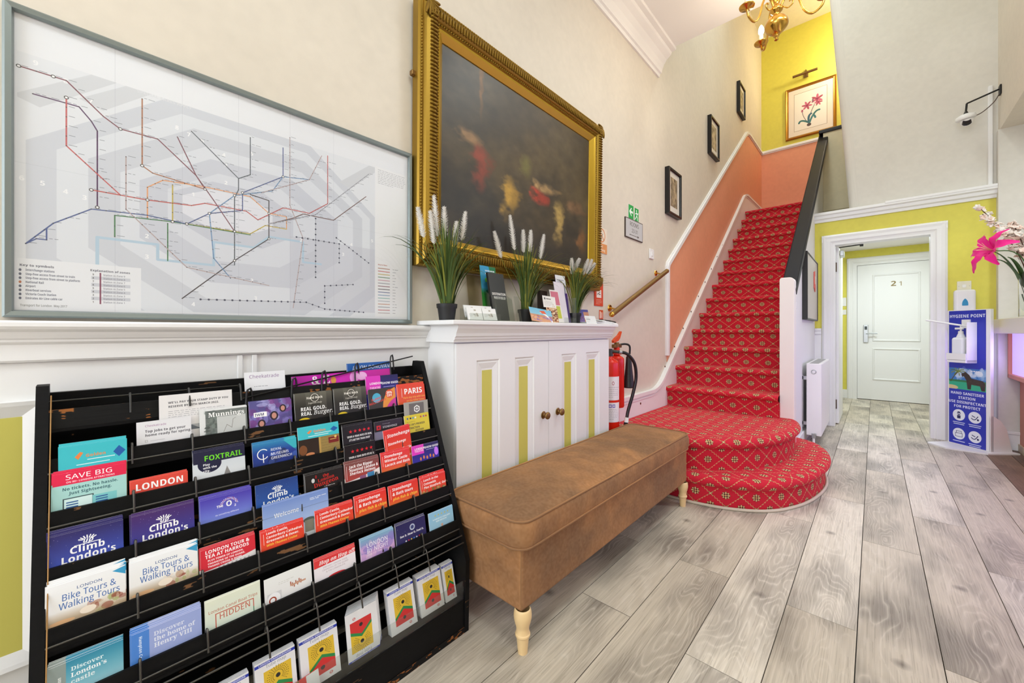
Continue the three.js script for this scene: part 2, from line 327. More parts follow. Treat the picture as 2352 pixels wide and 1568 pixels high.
// ---- room door at the end of the vestibule
{
  const d = struct('door_3', bx(1.2, 2.0, 0.008, 2.0, -7.985, -7.94, 0.003), M.white);
  mesh('door_frame', [...casing(1.17, 2.03, 2.03, -7.93, 0.088, 1), bx(1.17, 1.198, 0, 2.003, -8.0, -7.92), bx(2.002, 2.03, 0, 2.003, -8.0, -7.92), bx(1.17, 2.03, 2.003, 2.03, -8.0, -7.92)], M.white, d);
  for (const [y0, y1] of [[0.87, 1.85], [0.3, 0.77]]) { const f = mesh('door_panel', frameGeo(0.5, y1 - y0, [[0, 0], [0.004, 0.01], [0.014, 0.012], [0.024, 0.004], [0.026, 0]]), M.white, d); f.position.set(1.62, (y0 + y1) / 2, -7.94); }
  const lock = mesh('lock_plate', bx(1.27, 1.325, 0.85, 1.11, -7.94, -7.918, 0.006), M.steel, d);
  mesh('door_handle', [rod([1.3, 0.985, -7.92], [1.3, 0.985, -7.885], 0.009), rod([1.3, 0.985, -7.885], [1.425, 0.985, -7.885], 0.009)], M.steel, lock);
  mesh('card_reader', bx(1.283, 1.312, 1.04, 1.09, -7.918, -7.913, 0.003), std(0x4c5356, 0.4), lock);
  const num = canvas(128, 96, (x, w, h) => { x.fillStyle = '#f2f1f0'; x.fillRect(0, 0, w, h); T(x, '2', 22, 74, 84, '#8c7438', { b: true }); T(x, '1', 84, 74, 70, '#8c7438', { b: false }); });
  const np = mesh('door_number', new THREE.PlaneGeometry(0.17, 0.115), std(0xffffff, 0.4, { map: num }), d); np.position.set(1.62, 1.7, -7.9385);
}
// ---- upper landing floor, its guard, and the shelf over the vestibule
const landing = struct('floor_landing', bx(0, 1.35, 2.56, 2.71, -7.7, -6.6), M.whiteFlat);
// ================================================================ STAIRCASE
const TW = 0.166, TH = 0.132;
const carpetTex = wrap(canvas(332, 264, (x, w, h) => {
  x.fillStyle = '#cc1830'; x.fillRect(0, 0, w, h);
  for (let i = 0; i < 9000; i++) { x.fillStyle = rnd() > 0.5 ? 'rgba(70,0,10,0.16)' : 'rgba(230,80,80,0.12)'; x.fillRect(rnd() * w, rnd() * h, 2, 2); }
  const gold = '#c9a06c', dk = '#241210';
  const wrapd = (f) => { for (const ox of [-w, 0, w]) for (const oy of [-h, 0, h]) { x.save(); x.translate(ox, oy); f(); x.restore(); } };
  const leaf = (cx, cy, a, l, wd, col) => { x.save(); x.translate(cx, cy); x.rotate(a); x.fillStyle = col; x.beginPath(); x.ellipse(0, 0, l, wd, 0, 0, 7); x.fill(); x.restore(); };
  wrapd(() => { for (const [ax, ay, bxx, by] of [[0, h / 2, w / 2, 0], [w / 2, 0, w, h / 2], [w, h / 2, w / 2, h], [w / 2, h, 0, h / 2]]) for (let k = 1; k < 12; k++) { const t = k / 12, px = ax + (bxx - ax) * t, py = ay + (by - ay) * t, an = Math.atan2(by - ay, bxx - ax); leaf(px + (k % 2 ? 2.5 : -2.5), py + (k % 2 ? -2.5 : 2.5), an + (k % 2 ? 0.6 : -0.6), 9.5, 4.6, gold); } });
  const med = (cx, cy) => { wrapd(() => {
    for (let k = 0; k < 8; k++) { const a = k * PI / 4; leaf(cx + Math.cos(a) * 34, cy + Math.sin(a) * 29, a, 16, 13, dk); }
    for (let k = 0; k < 8; k++) { const a = k * PI / 4; leaf(cx + Math.cos(a) * 36, cy + Math.sin(a) * 31, a, 12, 8.5, '#d8b682'); }
    x.fillStyle = '#d8b27a'; x.beginPath(); x.ellipse(cx, cy, 30, 26, 0, 0, 7); x.fill(); x.fillStyle = dk; for (let k = 0; k < 4; k++) { const a = k * PI / 2 + PI / 4; x.beginPath(); x.ellipse(cx + Math.cos(a) * 19, cy + Math.sin(a) * 17, 9.5, 8, 0, 0, 7); x.fill(); }
    x.strokeStyle = '#7d2420'; x.lineWidth = 5; x.beginPath(); x.ellipse(cx, cy, 12, 11, 0, 0, 7); x.stroke(); }); };
  med(w / 2, h / 2); med(0, 0);
  const flo = (cx, cy) => wrapd(() => { for (let k = 0; k < 4; k++) { const a = k * PI / 2 + PI / 4; leaf(cx + Math.cos(a) * 15, cy + Math.sin(a) * 13, a, 15, 8, dk); leaf(cx + Math.cos(a) * 16, cy + Math.sin(a) * 14, a, 11, 5.6, gold); } x.fillStyle = '#e2bf8c'; x.beginPath(); x.arc(cx, cy, 9, 0, 7); x.fill(); });
  flo(0, h / 2); flo(w / 2, 0);
}), 1 / TW, 1 / TH);
const carpet = phys(0xffffff, 0.95, { map: carpetTex, sheen: 0.35, sheenRoughness: 0.6, sheenColor: new THREE.Color(0xff8080) });
const stair = thing('staircase', 'straight stair with red patterned carpet and two curved bottom steps', 'staircase');
const RISE = 0.1687, GOING = 0.2243, Y2 = 0.365, ZN = -3.52, SX0 = 0.028, SX1 = 0.862;
{
  for (let k = 0; k < 14; k++) {
    const y0 = Y2 + RISE * k, y1 = y0 + RISE, zn = ZN - GOING * k, zr = zn - 0.034, zb = k === 13 ? -7.7 : zn - GOING - 0.036;
    const P = [[zr, y0 - 0.004]]; for (let t = 1; t <= 3; t++) P.push([zr, y0 + (RISE - 0.05) * t / 3]);
    for (let t = 0; t <= 8; t++) { const a = -PI / 2 + PI * t / 8; P.push([zr + 0.006 + 0.028 * Math.max(Math.cos(a), 0), y1 - 0.022 + 0.022 * Math.sin(a)]); }
    for (let t = 1; t <= 4; t++) P.push([zr + (zb - zr) * t / 4, y1]);
    const len = [0]; for (let i = 1; i < P.length; i++) len.push(len[i - 1] + Math.hypot(P[i][0] - P[i - 1][0], P[i][1] - P[i - 1][1]));
    const g = grid(8, P.length - 1, (u, v) => { const p = P[Math.round((1 - v) * (P.length - 1))]; return [SX0 + (SX1 - SX0) * u, p[1], p[0]]; }, (u, v) => [SX0 + (SX1 - SX0) * u + 0.03, len[Math.round((1 - v) * (P.length - 1))] + k * 0.075]);
    const core = bx(SX0, SX1, y0 - 0.12, y1 - 0.06, Math.max(zb + 0.01, zr - 0.3), zr - 0.02);
    mesh('step', [g, core], carpet, stair);
  }
  // the two curved steps at the foot (plan outlines in x, z)
  const outline = (pts) => { const c = new THREE.CatmullRomCurve3(pts.map(([x, z]) => V(x, 0, z)), false, 'catmullrom', 0.5); return c.getSpacedPoints(60).map((p) => [p.x, p.z]); };
  const foot = (pts, y0, y1, lip) => {
    const o = outline(pts), n = o.length, nor = o.map((p, i) => { const a = o[Math.max(i - 1, 0)], b = o[Math.min(i + 1, n - 1)], l = Math.hypot(b[0] - a[0], b[1] - a[1]); return [-(b[1] - a[1]) / l, (b[0] - a[0]) / l]; });
    const arc = [0]; for (let i = 1; i < n; i++) arc.push(arc[i - 1] + Math.hypot(o[i][0] - o[i - 1][0], o[i][1] - o[i - 1][1]));
    // edge profile: [outward, y]
    const P = [[-0.028, y0], [-0.028, y1 - 0.075], [-0.03, y1 - 0.062]]; for (let t = 0; t <= 8; t++) { const a = -PI / 2 + PI * t / 8; P.push([-0.03 + lip * Math.cos(a), y1 - 0.03 + 0.03 * Math.sin(a)]); } P.push([-0.06, y1 + 0.0005]);
    const L = [0]; for (let i = 1; i < P.length; i++) L.push(L[i - 1] + Math.hypot(P[i][0] - P[i - 1][0], P[i][1] - P[i - 1][1]));
    const side = grid(n - 1, P.length - 1, (u, v) => { const i = Math.round(u * (n - 1)), p = P[Math.round((1 - v) * (P.length - 1))]; return [o[i][0] + nor[i][0] * p[0] , p[1], o[i][1] + nor[i][1] * p[0]]; }, (u, v) => [arc[Math.round(u * (n - 1))], L[Math.round((1 - v) * (P.length - 1))]]);
    const inner = o.map((p, i) => [p[0] - nor[i][0] * 0.055, p[1] - nor[i][1] * 0.055]);
    const last = inner[n - 1], first = inner[0];
    const top = prism([...inner, [0.9, last[1]], [0.9, -3.62], [first[0], -3.62]], y1 - 0.03, y1, 'y');
    return { g: [side, top], o, nor };
  };
  const one = foot([[0.03, -2.44], [0.4, -2.44], [0.6, -2.445], [0.8, -2.5], [0.97, -2.62], [1.085, -2.82], [1.15, -3.05], [1.178, -3.32], [1.15, -3.58], [1.07, -3.78], [0.96, -3.87], [0.9, -3.88]], 0.012, 0.178, 0.032);
  mesh('step', one.g, carpet, stair);
  const two = foot([[0.03, -2.29], [0.13, -2.29], [0.185, -2.34], [0.24, -2.45], [0.5, -2.485], [0.7, -2.6], [0.86, -2.77], [0.965, -3.0], [1.01, -3.25], [1.005, -3.45], [0.965, -3.6], [0.9, -3.65]], 0.176, 0.365, 0.032);
  mesh('step', two.g, carpet, stair);
  // pale edging strip at the floor
  const e = one.o.map((p, i) => [p[0] - one.nor[i][0] * 0.02, 0.008, p[1] - one.nor[i][1] * 0.02]).filter((p, i) => i % 2 === 0 && p[0] > 0.3);
  mesh('edging_strip', tube(e, 0.009, 80, 8), std(0xcfc3ad, 0.5), stair);
}
mesh('landing_carpet', bx(0, 1.35, 2.715, 2.728, -7.7, -6.47), carpet, landing);
// newel, balustrade side and handrail
{
  const nw = [0.862, 0.947], cap = new THREE.Shape(); cap.moveTo(nw[0], 0); cap.lineTo(nw[1], 0); cap.lineTo(nw[1], 1.385); cap.quadraticCurveTo(nw[1], 1.418, nw[1] - 0.03, 1.418); cap.lineTo(nw[0] + 0.012, 1.418); cap.quadraticCurveTo(nw[0], 1.418, nw[0], 1.4); cap.closePath();
  const g = new THREE.ExtrudeGeometry(cap, { depth: 0.086, bevelEnabled: true, bevelSize: 0.004, bevelThickness: 0.004, bevelSegments: 2, curveSegments: 8 }); g.translate(0, 0, -3.69);
  mesh('newel_post', g, std(0xf3ebe7, 0.42), stair);
  const ry = (z) => 1.234 + 0.772 * (-z - 3.554);
  mesh('balustrade_panel', [prism([[-3.65, 0], [-3.65, ry(-3.65) - 0.03], [-6.5, ry(-6.5) - 0.03], [-6.5, 0]], 0.852, 0.905, 'x'), bx(0.905, 0.92, 0, 0.11, -5.5, -3.7, 0.003), bx(0.905, 0.953, 1.19, 1.24, -3.72, -3.69, 0.004)], M.whiteFlat, stair);
  const hs = new THREE.Shape(); const hw = 0.052, ht = 0.05; hs.moveTo(-hw, 0); hs.lineTo(hw, 0); hs.lineTo(hw, ht - 0.012); hs.quadraticCurveTo(hw, ht, hw - 0.014, ht); hs.lineTo(-hw + 0.014, ht); hs.quadraticCurveTo(-hw, ht, -hw, ht - 0.012); hs.closePath();
  const za = -3.695, zb = -6.72, a = V(0.903, ry(za) - 0.045, za), b = V(0.903, ry(zb) - 0.045, zb), L = a.distanceTo(b);
  const hg = new THREE.ExtrudeGeometry(hs, { depth: L, bevelEnabled: false, curveSegments: 6 }); hg.rotateY(PI); hg.rotateX(Math.atan(0.772)); hg.translate(a.x, a.y, a.z);
  mesh('handrail', hg, phys(0x1a1b24, 0.5, { specularIntensity: 0.35 }), stair);
  mesh('landing_guard', [bx(0.905, 1.35, 2.5, 3.555, -6.52, -6.47), bx(0.905, 1.35, 2.55, 2.78, -6.47, -6.455, 0.003)], M.beige, stair);
  mesh('landing_rail', bx(0.86, 1.35, 3.555, 3.6, -6.55, -6.45, 0.01), std(0x1a1a20, 0.35), stair);
}
// brass rail on the left wall beside the curved steps
{
  const t = thing('brass_handrail', 'round brass handrail sloping up the cream wall above the fire extinguishers', 'handrail');
  const a = [0.07, 1.133, -2.46], b = [0.07, 1.535, -3.43];
  mesh('rail', rod(a, b, 0.019, 16), M.brassDull, t);
  for (const p of [a, b]) mesh('end_cap', at(new THREE.SphereGeometry(0.0195, 14, 10), ...p), M.brass, t);
  for (const f of [0.1, 0.93]) { const p = a.map((v, i) => v + (b[i] - v) * f); const br = mesh('bracket', [rod([0.004, p[1] + 0.01, p[2]], [0.07, p[1] - 0.005, p[2]], 0.006), at(rot(new THREE.CylinderGeometry(0.022, 0.026, 0.008, 16), 0, 0, -PI / 2), 0.004, p[1] + 0.01, p[2])], M.brass, t); }
}
// ================================================================ LAMPS
for (const [x, y, z] of PANELS) {
  const t = thing('ceiling_panel_light', 'square white flush panel light on the lobby ceiling', 'ceiling light', [x, y, z], 0, 'panel lights on the lobby ceiling');
  mesh('light_frame', rot(frameGeo(0.62, 0.62, [[0, -0.024], [0, 0.01], [0.028, 0.012], [0.03, -0.01]]), PI / 2), M.white, t);
  mesh('diffuser', bx(-0.285, 0.285, -0.004, 0.006, -0.285, 0.285), std(0xffffff, 0.6, { emissive: 0xfff6ea, emissiveIntensity: 2.2 }), t);
}
for (const [n, l, x, y, z, s] of [['reception', 'over the reception desk', 3.1, 2.765, -3.6, 0.27], ['vestibule', 'inside the yellow vestibule', 1.6, 2.222, -6.7, 0.2], ['stair', 'at the top of the stairwell', 0.75, 5.84, -4.3, 0.27]]) {
  const t = thing(n + '_ceiling_light', 'square flush panel light ' + l, 'ceiling light', [x, y, z]);
  mesh('light_frame', rot(frameGeo(s * 2 + 0.06, s * 2 + 0.06, [[0, -0.01], [0, 0.02], [0.028, 0.022], [0.03, 0]]), PI / 2), M.white, t);
  mesh('diffuser', bx(-s, s, -0.014, -0.004, -s, s), std(0xffffff, 0.6, { emissive: 0xfff6ea, emissiveIntensity: 2.2 }), t);
}
{ // globe wall lamp on the landing, behind the corner of the far wall
  const t = thing('globe_wall_lamp', 'white globe wall lamp on the beige landing wall above the stairs', 'wall lamp', [1.35, 5.0, -7.2]);
  mesh('wall_plate', at(rot(new THREE.CylinderGeometry(0.05, 0.055, 0.02, 20), 0, 0, PI / 2), -0.01, 0, 0), M.brass, t);
  mesh('lamp_arm', rod([-0.02, 0, 0], [-0.08, 0.02, 0], 0.009), M.brass, t);
  mesh('globe', at(new THREE.SphereGeometry(0.085, 24, 16), -0.13, 0.06, 0), std(0xffffff, 0.5, { emissive: 0xffedcf, emissiveIntensity: 3 }), t);
  const l = new THREE.PointLight(0xfff6e6, 1.6, 0, 2); l.position.set(-0.13, 0.06, 0); l.castShadow = true; l.shadow.radius = 4; t.add(l);
}
// ---- brass chandelier
{
  const t = thing('chandelier', 'polished brass chandelier with curved arms and candle bulbs below the lobby ceiling', 'chandelier', [0.935, 2.845, -2.97]);
  mesh('body', smoothLathe([[0, 0], [0.012, 0.004], [0.006, 0.016], [0.016, 0.026], [0.01, 0.036], [0.03, 0.046], [0.058, 0.075], [0.064, 0.1], [0.05, 0.132], [0.022, 0.15], [0.018, 0.165], [0.034, 0.185], [0.03, 0.205], [0.016, 0.225], [0.028, 0.27], [0.024, 0.33], [0.012, 0.37], [0.012, 0.40]], 32, 90), M.brass, t);
  mesh('stem', [rod([0, 0.39, 0], [0, 0.54, 0], 0.006), at(lathe([[0, 0.0], [0.05, 0.0], [0.05, 0.012], [0.02, 0.03], [0.006, 0.034]]), 0, 0.531, 0)], M.brass, t);
  const N = 3;
  for (let k = 0; k < N; k++) {
    const a = k * 2 * PI / N, c = Math.cos(a), s = Math.sin(a), R = (r, y) => [c * r, y, s * r];
    const arm = mesh('arm', [tube([R(0.02, 0.19), R(0.045, 0.24), R(0.085, 0.25), R(0.115, 0.2), R(0.14, 0.12), R(0.18, 0.075), R(0.225, 0.095), R(0.24, 0.14)], 0.0065, 40, 10), tube([R(0.03, 0.2), R(0.06, 0.175), R(0.085, 0.19), R(0.08, 0.215), R(0.066, 0.21)], 0.004, 18, 8)], M.brass, t);
    mesh('drip_pan', at(lathe([[0, 0], [0.012, 0.0], [0.014, 0.006], [0.04, 0.012], [0.043, 0.02], [0.04, 0.018], [0.012, 0.012], [0, 0.012]], 24), ...R(0.24, 0.135)), M.brass, arm);
    mesh('candle_sleeve', at(new THREE.CylinderGeometry(0.0125, 0.0125, 0.062, 16), ...R(0.24, 0.18)), std(0xf3ead8, 0.5), arm);
    const lit = true;
    mesh('candle_bulb', at(smoothLathe([[0, 0.0], [0.011, 0.002], [0.017, 0.022], [0.014, 0.045], [0.006, 0.062], [0, 0.068]], 16, 20), ...R(0.24, 0.21)), std(0xffffff, 0.3, { emissive: 0xffefd0, emissiveIntensity: 14 }), arm);
    const l = new THREE.PointLight(0xfff0d8, 0.18, 0, 2); l.position.set(...R(0.24, 0.24)); l.castShadow = true; arm.add(l);
  }
}
// ================================================================ BENCH
{
  const suede = wrap(pixelTex(512, 512, (u, v) => { const n = fbm(u * 4, v * 4, 101, 5, 4, 4), m = fbm(u * 14, v * 14, 111, 3, 14, 14), f = fbm(u * 120, v * 120, 121, 1, 120, 120); let c = mix([186, 132, 82], [132, 97, 66], clamp((n - 0.36) * 2.6, 0, 1)); c = mix(c, [138, 98, 64], clamp((m - 0.45) * 1.6, 0, 1)); return c.map((t) => clamp(t + (f - 0.5) * 14)); }), 1.1, 1.1);
  const fab = phys(0xffffff, 0.85, { map: suede, sheen: 0.4, sheenRoughness: 0.5, sheenColor: new THREE.Color(0xcaa274) });
  const b = thing('storage_bench', 'long brown suede storage bench with padded lid on turned pale legs', 'bench', [0.405, 0, -1.675]);
  const hx = 0.18, hz = 0.745;
  mesh('body', bx(-hx + 0.006, hx - 0.006, 0.141, 0.34, -hz + 0.006, hz - 0.006, 0.012), fab, b);
  // padded lid: rounded plan, crowned and slightly creased top
  const N = 96, H = 60, rc = 0.05;
  const edge = (t) => { // rounded rectangle outline
    const X = hx + 0.008, Z = hz + 0.008, per = [2 * (Z - rc), PI / 2 * rc, 2 * (X - rc), PI / 2 * rc], tot = 2 * (per[0] + per[1] + per[2] + per[3]); let s = ((t % 1) + 1) % 1 * tot;
    const segs = [[X, -Z + rc, 0, 1, per[0]], 0, [X - rc, Z, -1, 0, per[2]], 0, [-X, Z - rc, 0, -1, per[0]], 0, [-X + rc, -Z, 1, 0, per[2]], 0], cs = [[X - rc, Z - rc, 0], [-X + rc, Z - rc, PI / 2], [-X + rc, -Z + rc, PI], [X - rc, -Z + rc, -PI / 2]];
    for (let i = 0; i < 8; i++) { const l = i % 2 ? per[1] : segs[i][4]; if (s <= l || i === 7) { if (i % 2) { const c = cs[(i - 1) / 2], a = c[2] + s / rc; return [c[0] + rc * Math.cos(a), c[1] + rc * Math.sin(a)]; } const g = segs[i]; return [g[0] + g[2] * s, g[1] + g[3] * s]; } s -= l; }
  };
  const crown = (x, z) => { const u = x / hx, v = z / hz; const e = Math.max(0, (1 - u ** 4)) * Math.max(0, (1 - v ** 8)); let y = 0.028 * e; if (z < 0.25) y += 0.0028 * e * Math.sin(z * 62 + 5 * fbm(x * 6, z * 3, 5, 2) + x * 9) * clamp((0.25 - z) * 3, 0, 1); y += 0.006 * (fbm(x * 9 + 4, z * 7 + 4, 77, 3) - 0.5) * e; return y; };
  const O = []; for (let i = 0; i < 180; i++) O.push(edge(i / 180)); 
  const rings = [0.34, 0.352, 0.375, 0.398, 0.412, 0.421], bul = [0.0, 0.004, 0.006, 0.005, 0.002, -0.004];
  const wall = grid(180, 5, (u, v) => { const i = Math.round(u * 180) % 180, p = O[i], k = Math.round((1 - v) * 5), n = 1 + bul[k] / 0.2; return [p[0] * (1 + bul[k] / 0.18), rings[k], p[1] * (1 + bul[k] / 0.745)]; }, (u, v) => [u * 3.7, rings[Math.round((1 - v) * 5)]]);
  const R = 26, top = grid(180, R, (u, v) => { const p = O[Math.round(u * 180) % 180], s = 1 - v * 0.999, x = p[0] * s * 0.978, z = p[1] * (s * 0.994); return [x, 0.421 + crown(x, z), z]; }, (u, v) => { const p = O[Math.round(u * 180) % 180], s = 1 - v; return [p[0] * s, p[1] * s]; });
  const fixUp = (g) => { const n = g.attributes.normal, ix = g.index.array; if (n.getY(Math.floor(n.count / 2)) < 0) { for (let i = 0; i < ix.length; i += 3) { const t = ix[i]; ix[i] = ix[i + 2]; ix[i + 2] = t; } g.computeVertexNormals(); } return g; };
  const lid = mesh('lid', [wall, fixUp(top)], fab, b);
  const ringT = (y, k) => { const c = new THREE.CatmullRomCurve3(O.filter((p, i) => i % 2 === 0).map((p) => V(p[0] * k[0], y, p[1] * k[1])), true); return new THREE.TubeGeometry(c, 260, 0.0042, 8, true); };
  mesh('piping', ringT(0.4225, [0.985, 0.996]), fab, lid);
  mesh('piping', ringT(0.34, [1.004, 1.002]), fab, lid);
  for (const [sx, sz] of [[1, 1], [1, -1], [-1, 1], [-1, -1]]) {
    const l = mesh('leg', smoothLathe([[0, 0], [0.014, 0], [0.0155, 0.004], [0.019, 0.04], [0.0205, 0.052], [0.024, 0.056], [0.024, 0.062], [0.0215, 0.066], [0.021, 0.082], [0.026, 0.1], [0.029, 0.118], [0.027, 0.136], [0.023, 0.142]], 24, 60), std(0xf0cf98, 0.45), b);
    l.position.set(sx * (hx - 0.022), 0, sz * (hz - 0.03));
  }
}
// ================================================================ CABINET
const CT = 1.062;
{
  const c = thing('wall_cabinet', 'shallow white cabinet with moulded top, lime panel strips and brass knobs', 'cabinet');
  mesh('body', bx(0, 0.176, 0, 0.976, -2.2, -0.998), M.white, c);
  const xs = 0.19;
  const doors = [[-0.999, -1.589, [[-1.105, -1.241, -1.144, -1.202], [-1.34, -1.477, -1.378, -1.44]], -1.548], [-1.592, -2.199, [[-1.702, -1.841, -1.742, -1.803], [-1.939, -2.088, -1.984, -2.048]], -1.668]];
  for (const [a, b2, panels, kz] of doors) {
    const d = new THREE.Group(); d.name = 'door'; c.add(d);
    // door face built round its recesses
    const zs = [a, ...panels.flatMap((p) => [p[0], p[1]]), b2], g = [];
    for (let i = 0; i < zs.length; i += 2) g.push(bx(0.177, xs, 0.02, 0.97, zs[i], zs[i + 1]));
    for (const p of panels) { g.push(bx(0.177, xs, 0.9, 0.97, p[0], p[1]), bx(0.177, xs, 0.02, 0.16, p[0], p[1])); }
    mesh('door_leaf', g, M.white, d);
    for (const p of panels) {
      const w = p[0] - p[1], f = mesh('panel_moulding', frameGeo(w, 0.74, [[0, 0], [0.006, -0.006], [0.012, -0.004], [0.036, -0.01]]), M.white, d);
      f.rotation.y = PI / 2; f.position.set(xs, 0.53, (p[0] + p[1]) / 2);
      mesh('panel_strip', bx(0.177, 0.1802, 0.2, 0.856, p[2], p[3]), M.lime, d);
      mesh('panel_margin', bx(0.1765, 0.1797, 0.16, 0.9, p[0], p[1]), M.white, d);
    }
    const kn = mesh('knob', rot(smoothLathe([[0, 0], [0.017, 0], [0.017, 0.003], [0.006, 0.006], [0.006, 0.014], [0.015, 0.02], [0.018, 0.027], [0.014, 0.033], [0, 0.036]], 24, 40), 0, 0, -PI / 2), M.brassDull, d);
    kn.position.set(xs, 0.609, kz);
  }
  const prof = [[0, 0.976], [0.196, 0.976], [0.197, 0.984], [0.203, 0.988], [0.204, 0.996], [0.21, 1.0], [0.212, 1.012], [0.217, 1.022], [0.222, 1.03], [0.226, 1.044], [0, 1.044]];
  mesh('top_moulding', prism(prof, -2.215, -0.98), M.white, c);
  mesh('top_board', bx(0, 0.236, 1.044, CT, -2.235, -0.945, 0.004), M.white, c);
}
// ================================================================ LEAFLET RACK
const ROWS = [[0.123, 0.855], [0.162, 0.761], [0.202, 0.666], [0.241, 0.572], [0.280, 0.477], [0.325, 0.369]];
const blackWood = phys(0xffffff, 0.6, { specularIntensity: 0.35, map: wrap(pixelTex(512, 512, (u, v) => { const w = fbm(u * 30, v * 240, 7, 2), n = fbm(u * 20, v * 90, 17, 3); const chip = fbm(u * 5, v * 5, 27, 3) > 0.66 && n > 0.74; const g = 7 + w * 9; return chip ? [120, 84, 54] : [g, g, g + 1]; }), 1.2, 1.2) });
const scuffed = phys(0xffffff, 0.6, { specularIntensity: 0.35, map: wrap(pixelTex(512, 256, (u, v) => { const n = fbm(u * 60, v * 22, 31, 3), b = fbm(u * 6, v * 3, 33, 2); const g = 14 + 14 * fbm(u * 20, v * 160, 35, 2); if (n > 0.7 - (b - 0.5) * 0.7) return [150, 92, 46]; return [g, g, g]; }), 1.0, 8) });
const rack = thing('leaflet_rack', 'tall black wooden leaflet rack with six tiers and wire dividers', 'leaflet rack', [0, 0, 0], PI / 2);
{ // local frame: x along the wall, y up, z out from the wall
  const L = -0.035, R = 0.888, T0 = 0.018;
  const side = [[0.03, 0], [0.366, 0], [0.372, 0.245], [0.358, 0.285], [0.108, 0.905], [0.06, 0.905], [0.03, 0.8]];
  for (const x of [L - T0, R]) mesh('side_panel', prism(side.map(([z, y]) => [z, y]), x, x + T0, 'x'), blackWood, rack);
  mesh('back_board', prism([[0.032, 0.02], [0.05, 0.02], [0.05, 0.5], [0.062, 0.885], [0.045, 0.885], [0.032, 0.5]], L, R, 'x'), blackWood, rack);
  ROWS.forEach(([z, y], k) => {
    const m = k === 0 ? scuffed : blackWood;
    const s = mesh('tier_front', [prism([[z - 0.0035, y], [z + 0.0025, y], [z + 0.0095, y - 0.038], [z + 0.0035, y - 0.038]], L, R, 'x')], m, rack);
    mesh('tier_shelf', bx(L, R, y - 0.045, y - 0.038, Math.max(z - 0.05, 0.05), z + 0.01), blackWood, rack);
    if (k) { const wz = z + 0.0135, wy = y - 0.026; mesh('wire_rail', rod([L, wy, wz], [R, wy, wz], 0.0021, 6), std(0x55534f, 0.35, { metalness: 0.8 }), rack); }
  });
  // next tier down is an empty one, then the tray
  for (const [wz, wy] of [[0.353, 0.325], [0.361, 0.304]]) mesh('wire_rail', rod([L, wy, wz], [R, wy, wz], 0.0021, 6), std(0x55534f, 0.35, { metalness: 0.8 }), rack);
  mesh('top_wire', rod([L, 0.872, 0.112], [0.30, 0.872, 0.112], 0.002, 6), std(0x3b3a36, 0.35, { metalness: 0.8 }), rack);
  mesh('tray', [bx(L, R, 0.095, 0.108, 0.2, 0.36)], blackWood, rack);
  mesh('plinth', [bx(L, R, 0.0, 0.112, 0.345, 0.364, 0.003), bx(L, R, 0.108, 0.116, 0.32, 0.366, 0.002)], blackWood, rack);
  mesh('scuffed_foot', bx(L, R, 0.0, 0.02, 0.3645, 0.3655), scuffed, rack);
  mesh('string', rod([L + 0.003, 0.885, 0.116], [L + 0.002, 0.29, 0.366], 0.0011, 5), std(0xa87d45, 0.6), rack);
  mesh('clear_lip', bx(L + 0.22, R - 0.004, 0.1165, 0.178, 0.3615, 0.3645), M.acrylic, rack);
  const wire = std(0x55534f, 0.35, { metalness: 0.8 });
  const cols = [0.087, 0.193, 0.301, 0.411, 0.523, 0.634, 0.743];
  for (const x of cols) ROWS.forEach(([z, y], k) => {
    if (k < 1) { if (x < 0.35) mesh('divider_wire', tube([[x, y + 0.014, z - 0.01], [x, y + 0.022, z + 0.0], [x, y + 0.012, z + 0.008], [x, y - 0.02, z + 0.017]], 0.0022, 10, 6), std(0x2b2a27, 0.4), rack); return; }
    mesh('divider_wire', tube([[x, y - 0.008, z - 0.006], [x, y + 0.007, z - 0.002], [x, y + 0.008, z + 0.005], [x, y - 0.012, z + 0.0115], [x, y - 0.034, z + 0.0155]], 0.0023, 12, 6), wire, rack);
  });
  for (const x of cols.slice(2)) mesh('divider_wire', tube([[x, 0.318, 0.335], [x, 0.334, 0.343], [x, 0.328, 0.354], [x, 0.275, 0.372]], 0.0023, 12, 6), wire, rack);
  // loose bent rod with hairpin loops sticking up at the wall end of the top tier
  const loose = mesh('loose_wire', rod([0.30, 0.838, 0.135], [0.86, 0.925, 0.10], 0.0024, 6), std(0x1d1c1b, 0.35, { metalness: 0.6 }), rack);
  for (const x of [0.316, 0.432, 0.52, 0.63, 0.765]) { const y = 0.838 + (x - 0.3) / 0.56 * 0.087, z = 0.135 - (x - 0.3) / 0.56 * 0.035; mesh('hairpin', tube([[x - 0.006, y - 0.06, z + 0.012], [x - 0.004, y - 0.01, z + 0.004], [x, y + 0.018, z], [x + 0.01, y + 0.02, z - 0.004], [x + 0.014, y - 0.03, z - 0.003]], 0.0027, 16, 6), std(0x161616, 0.35), loose); }
}
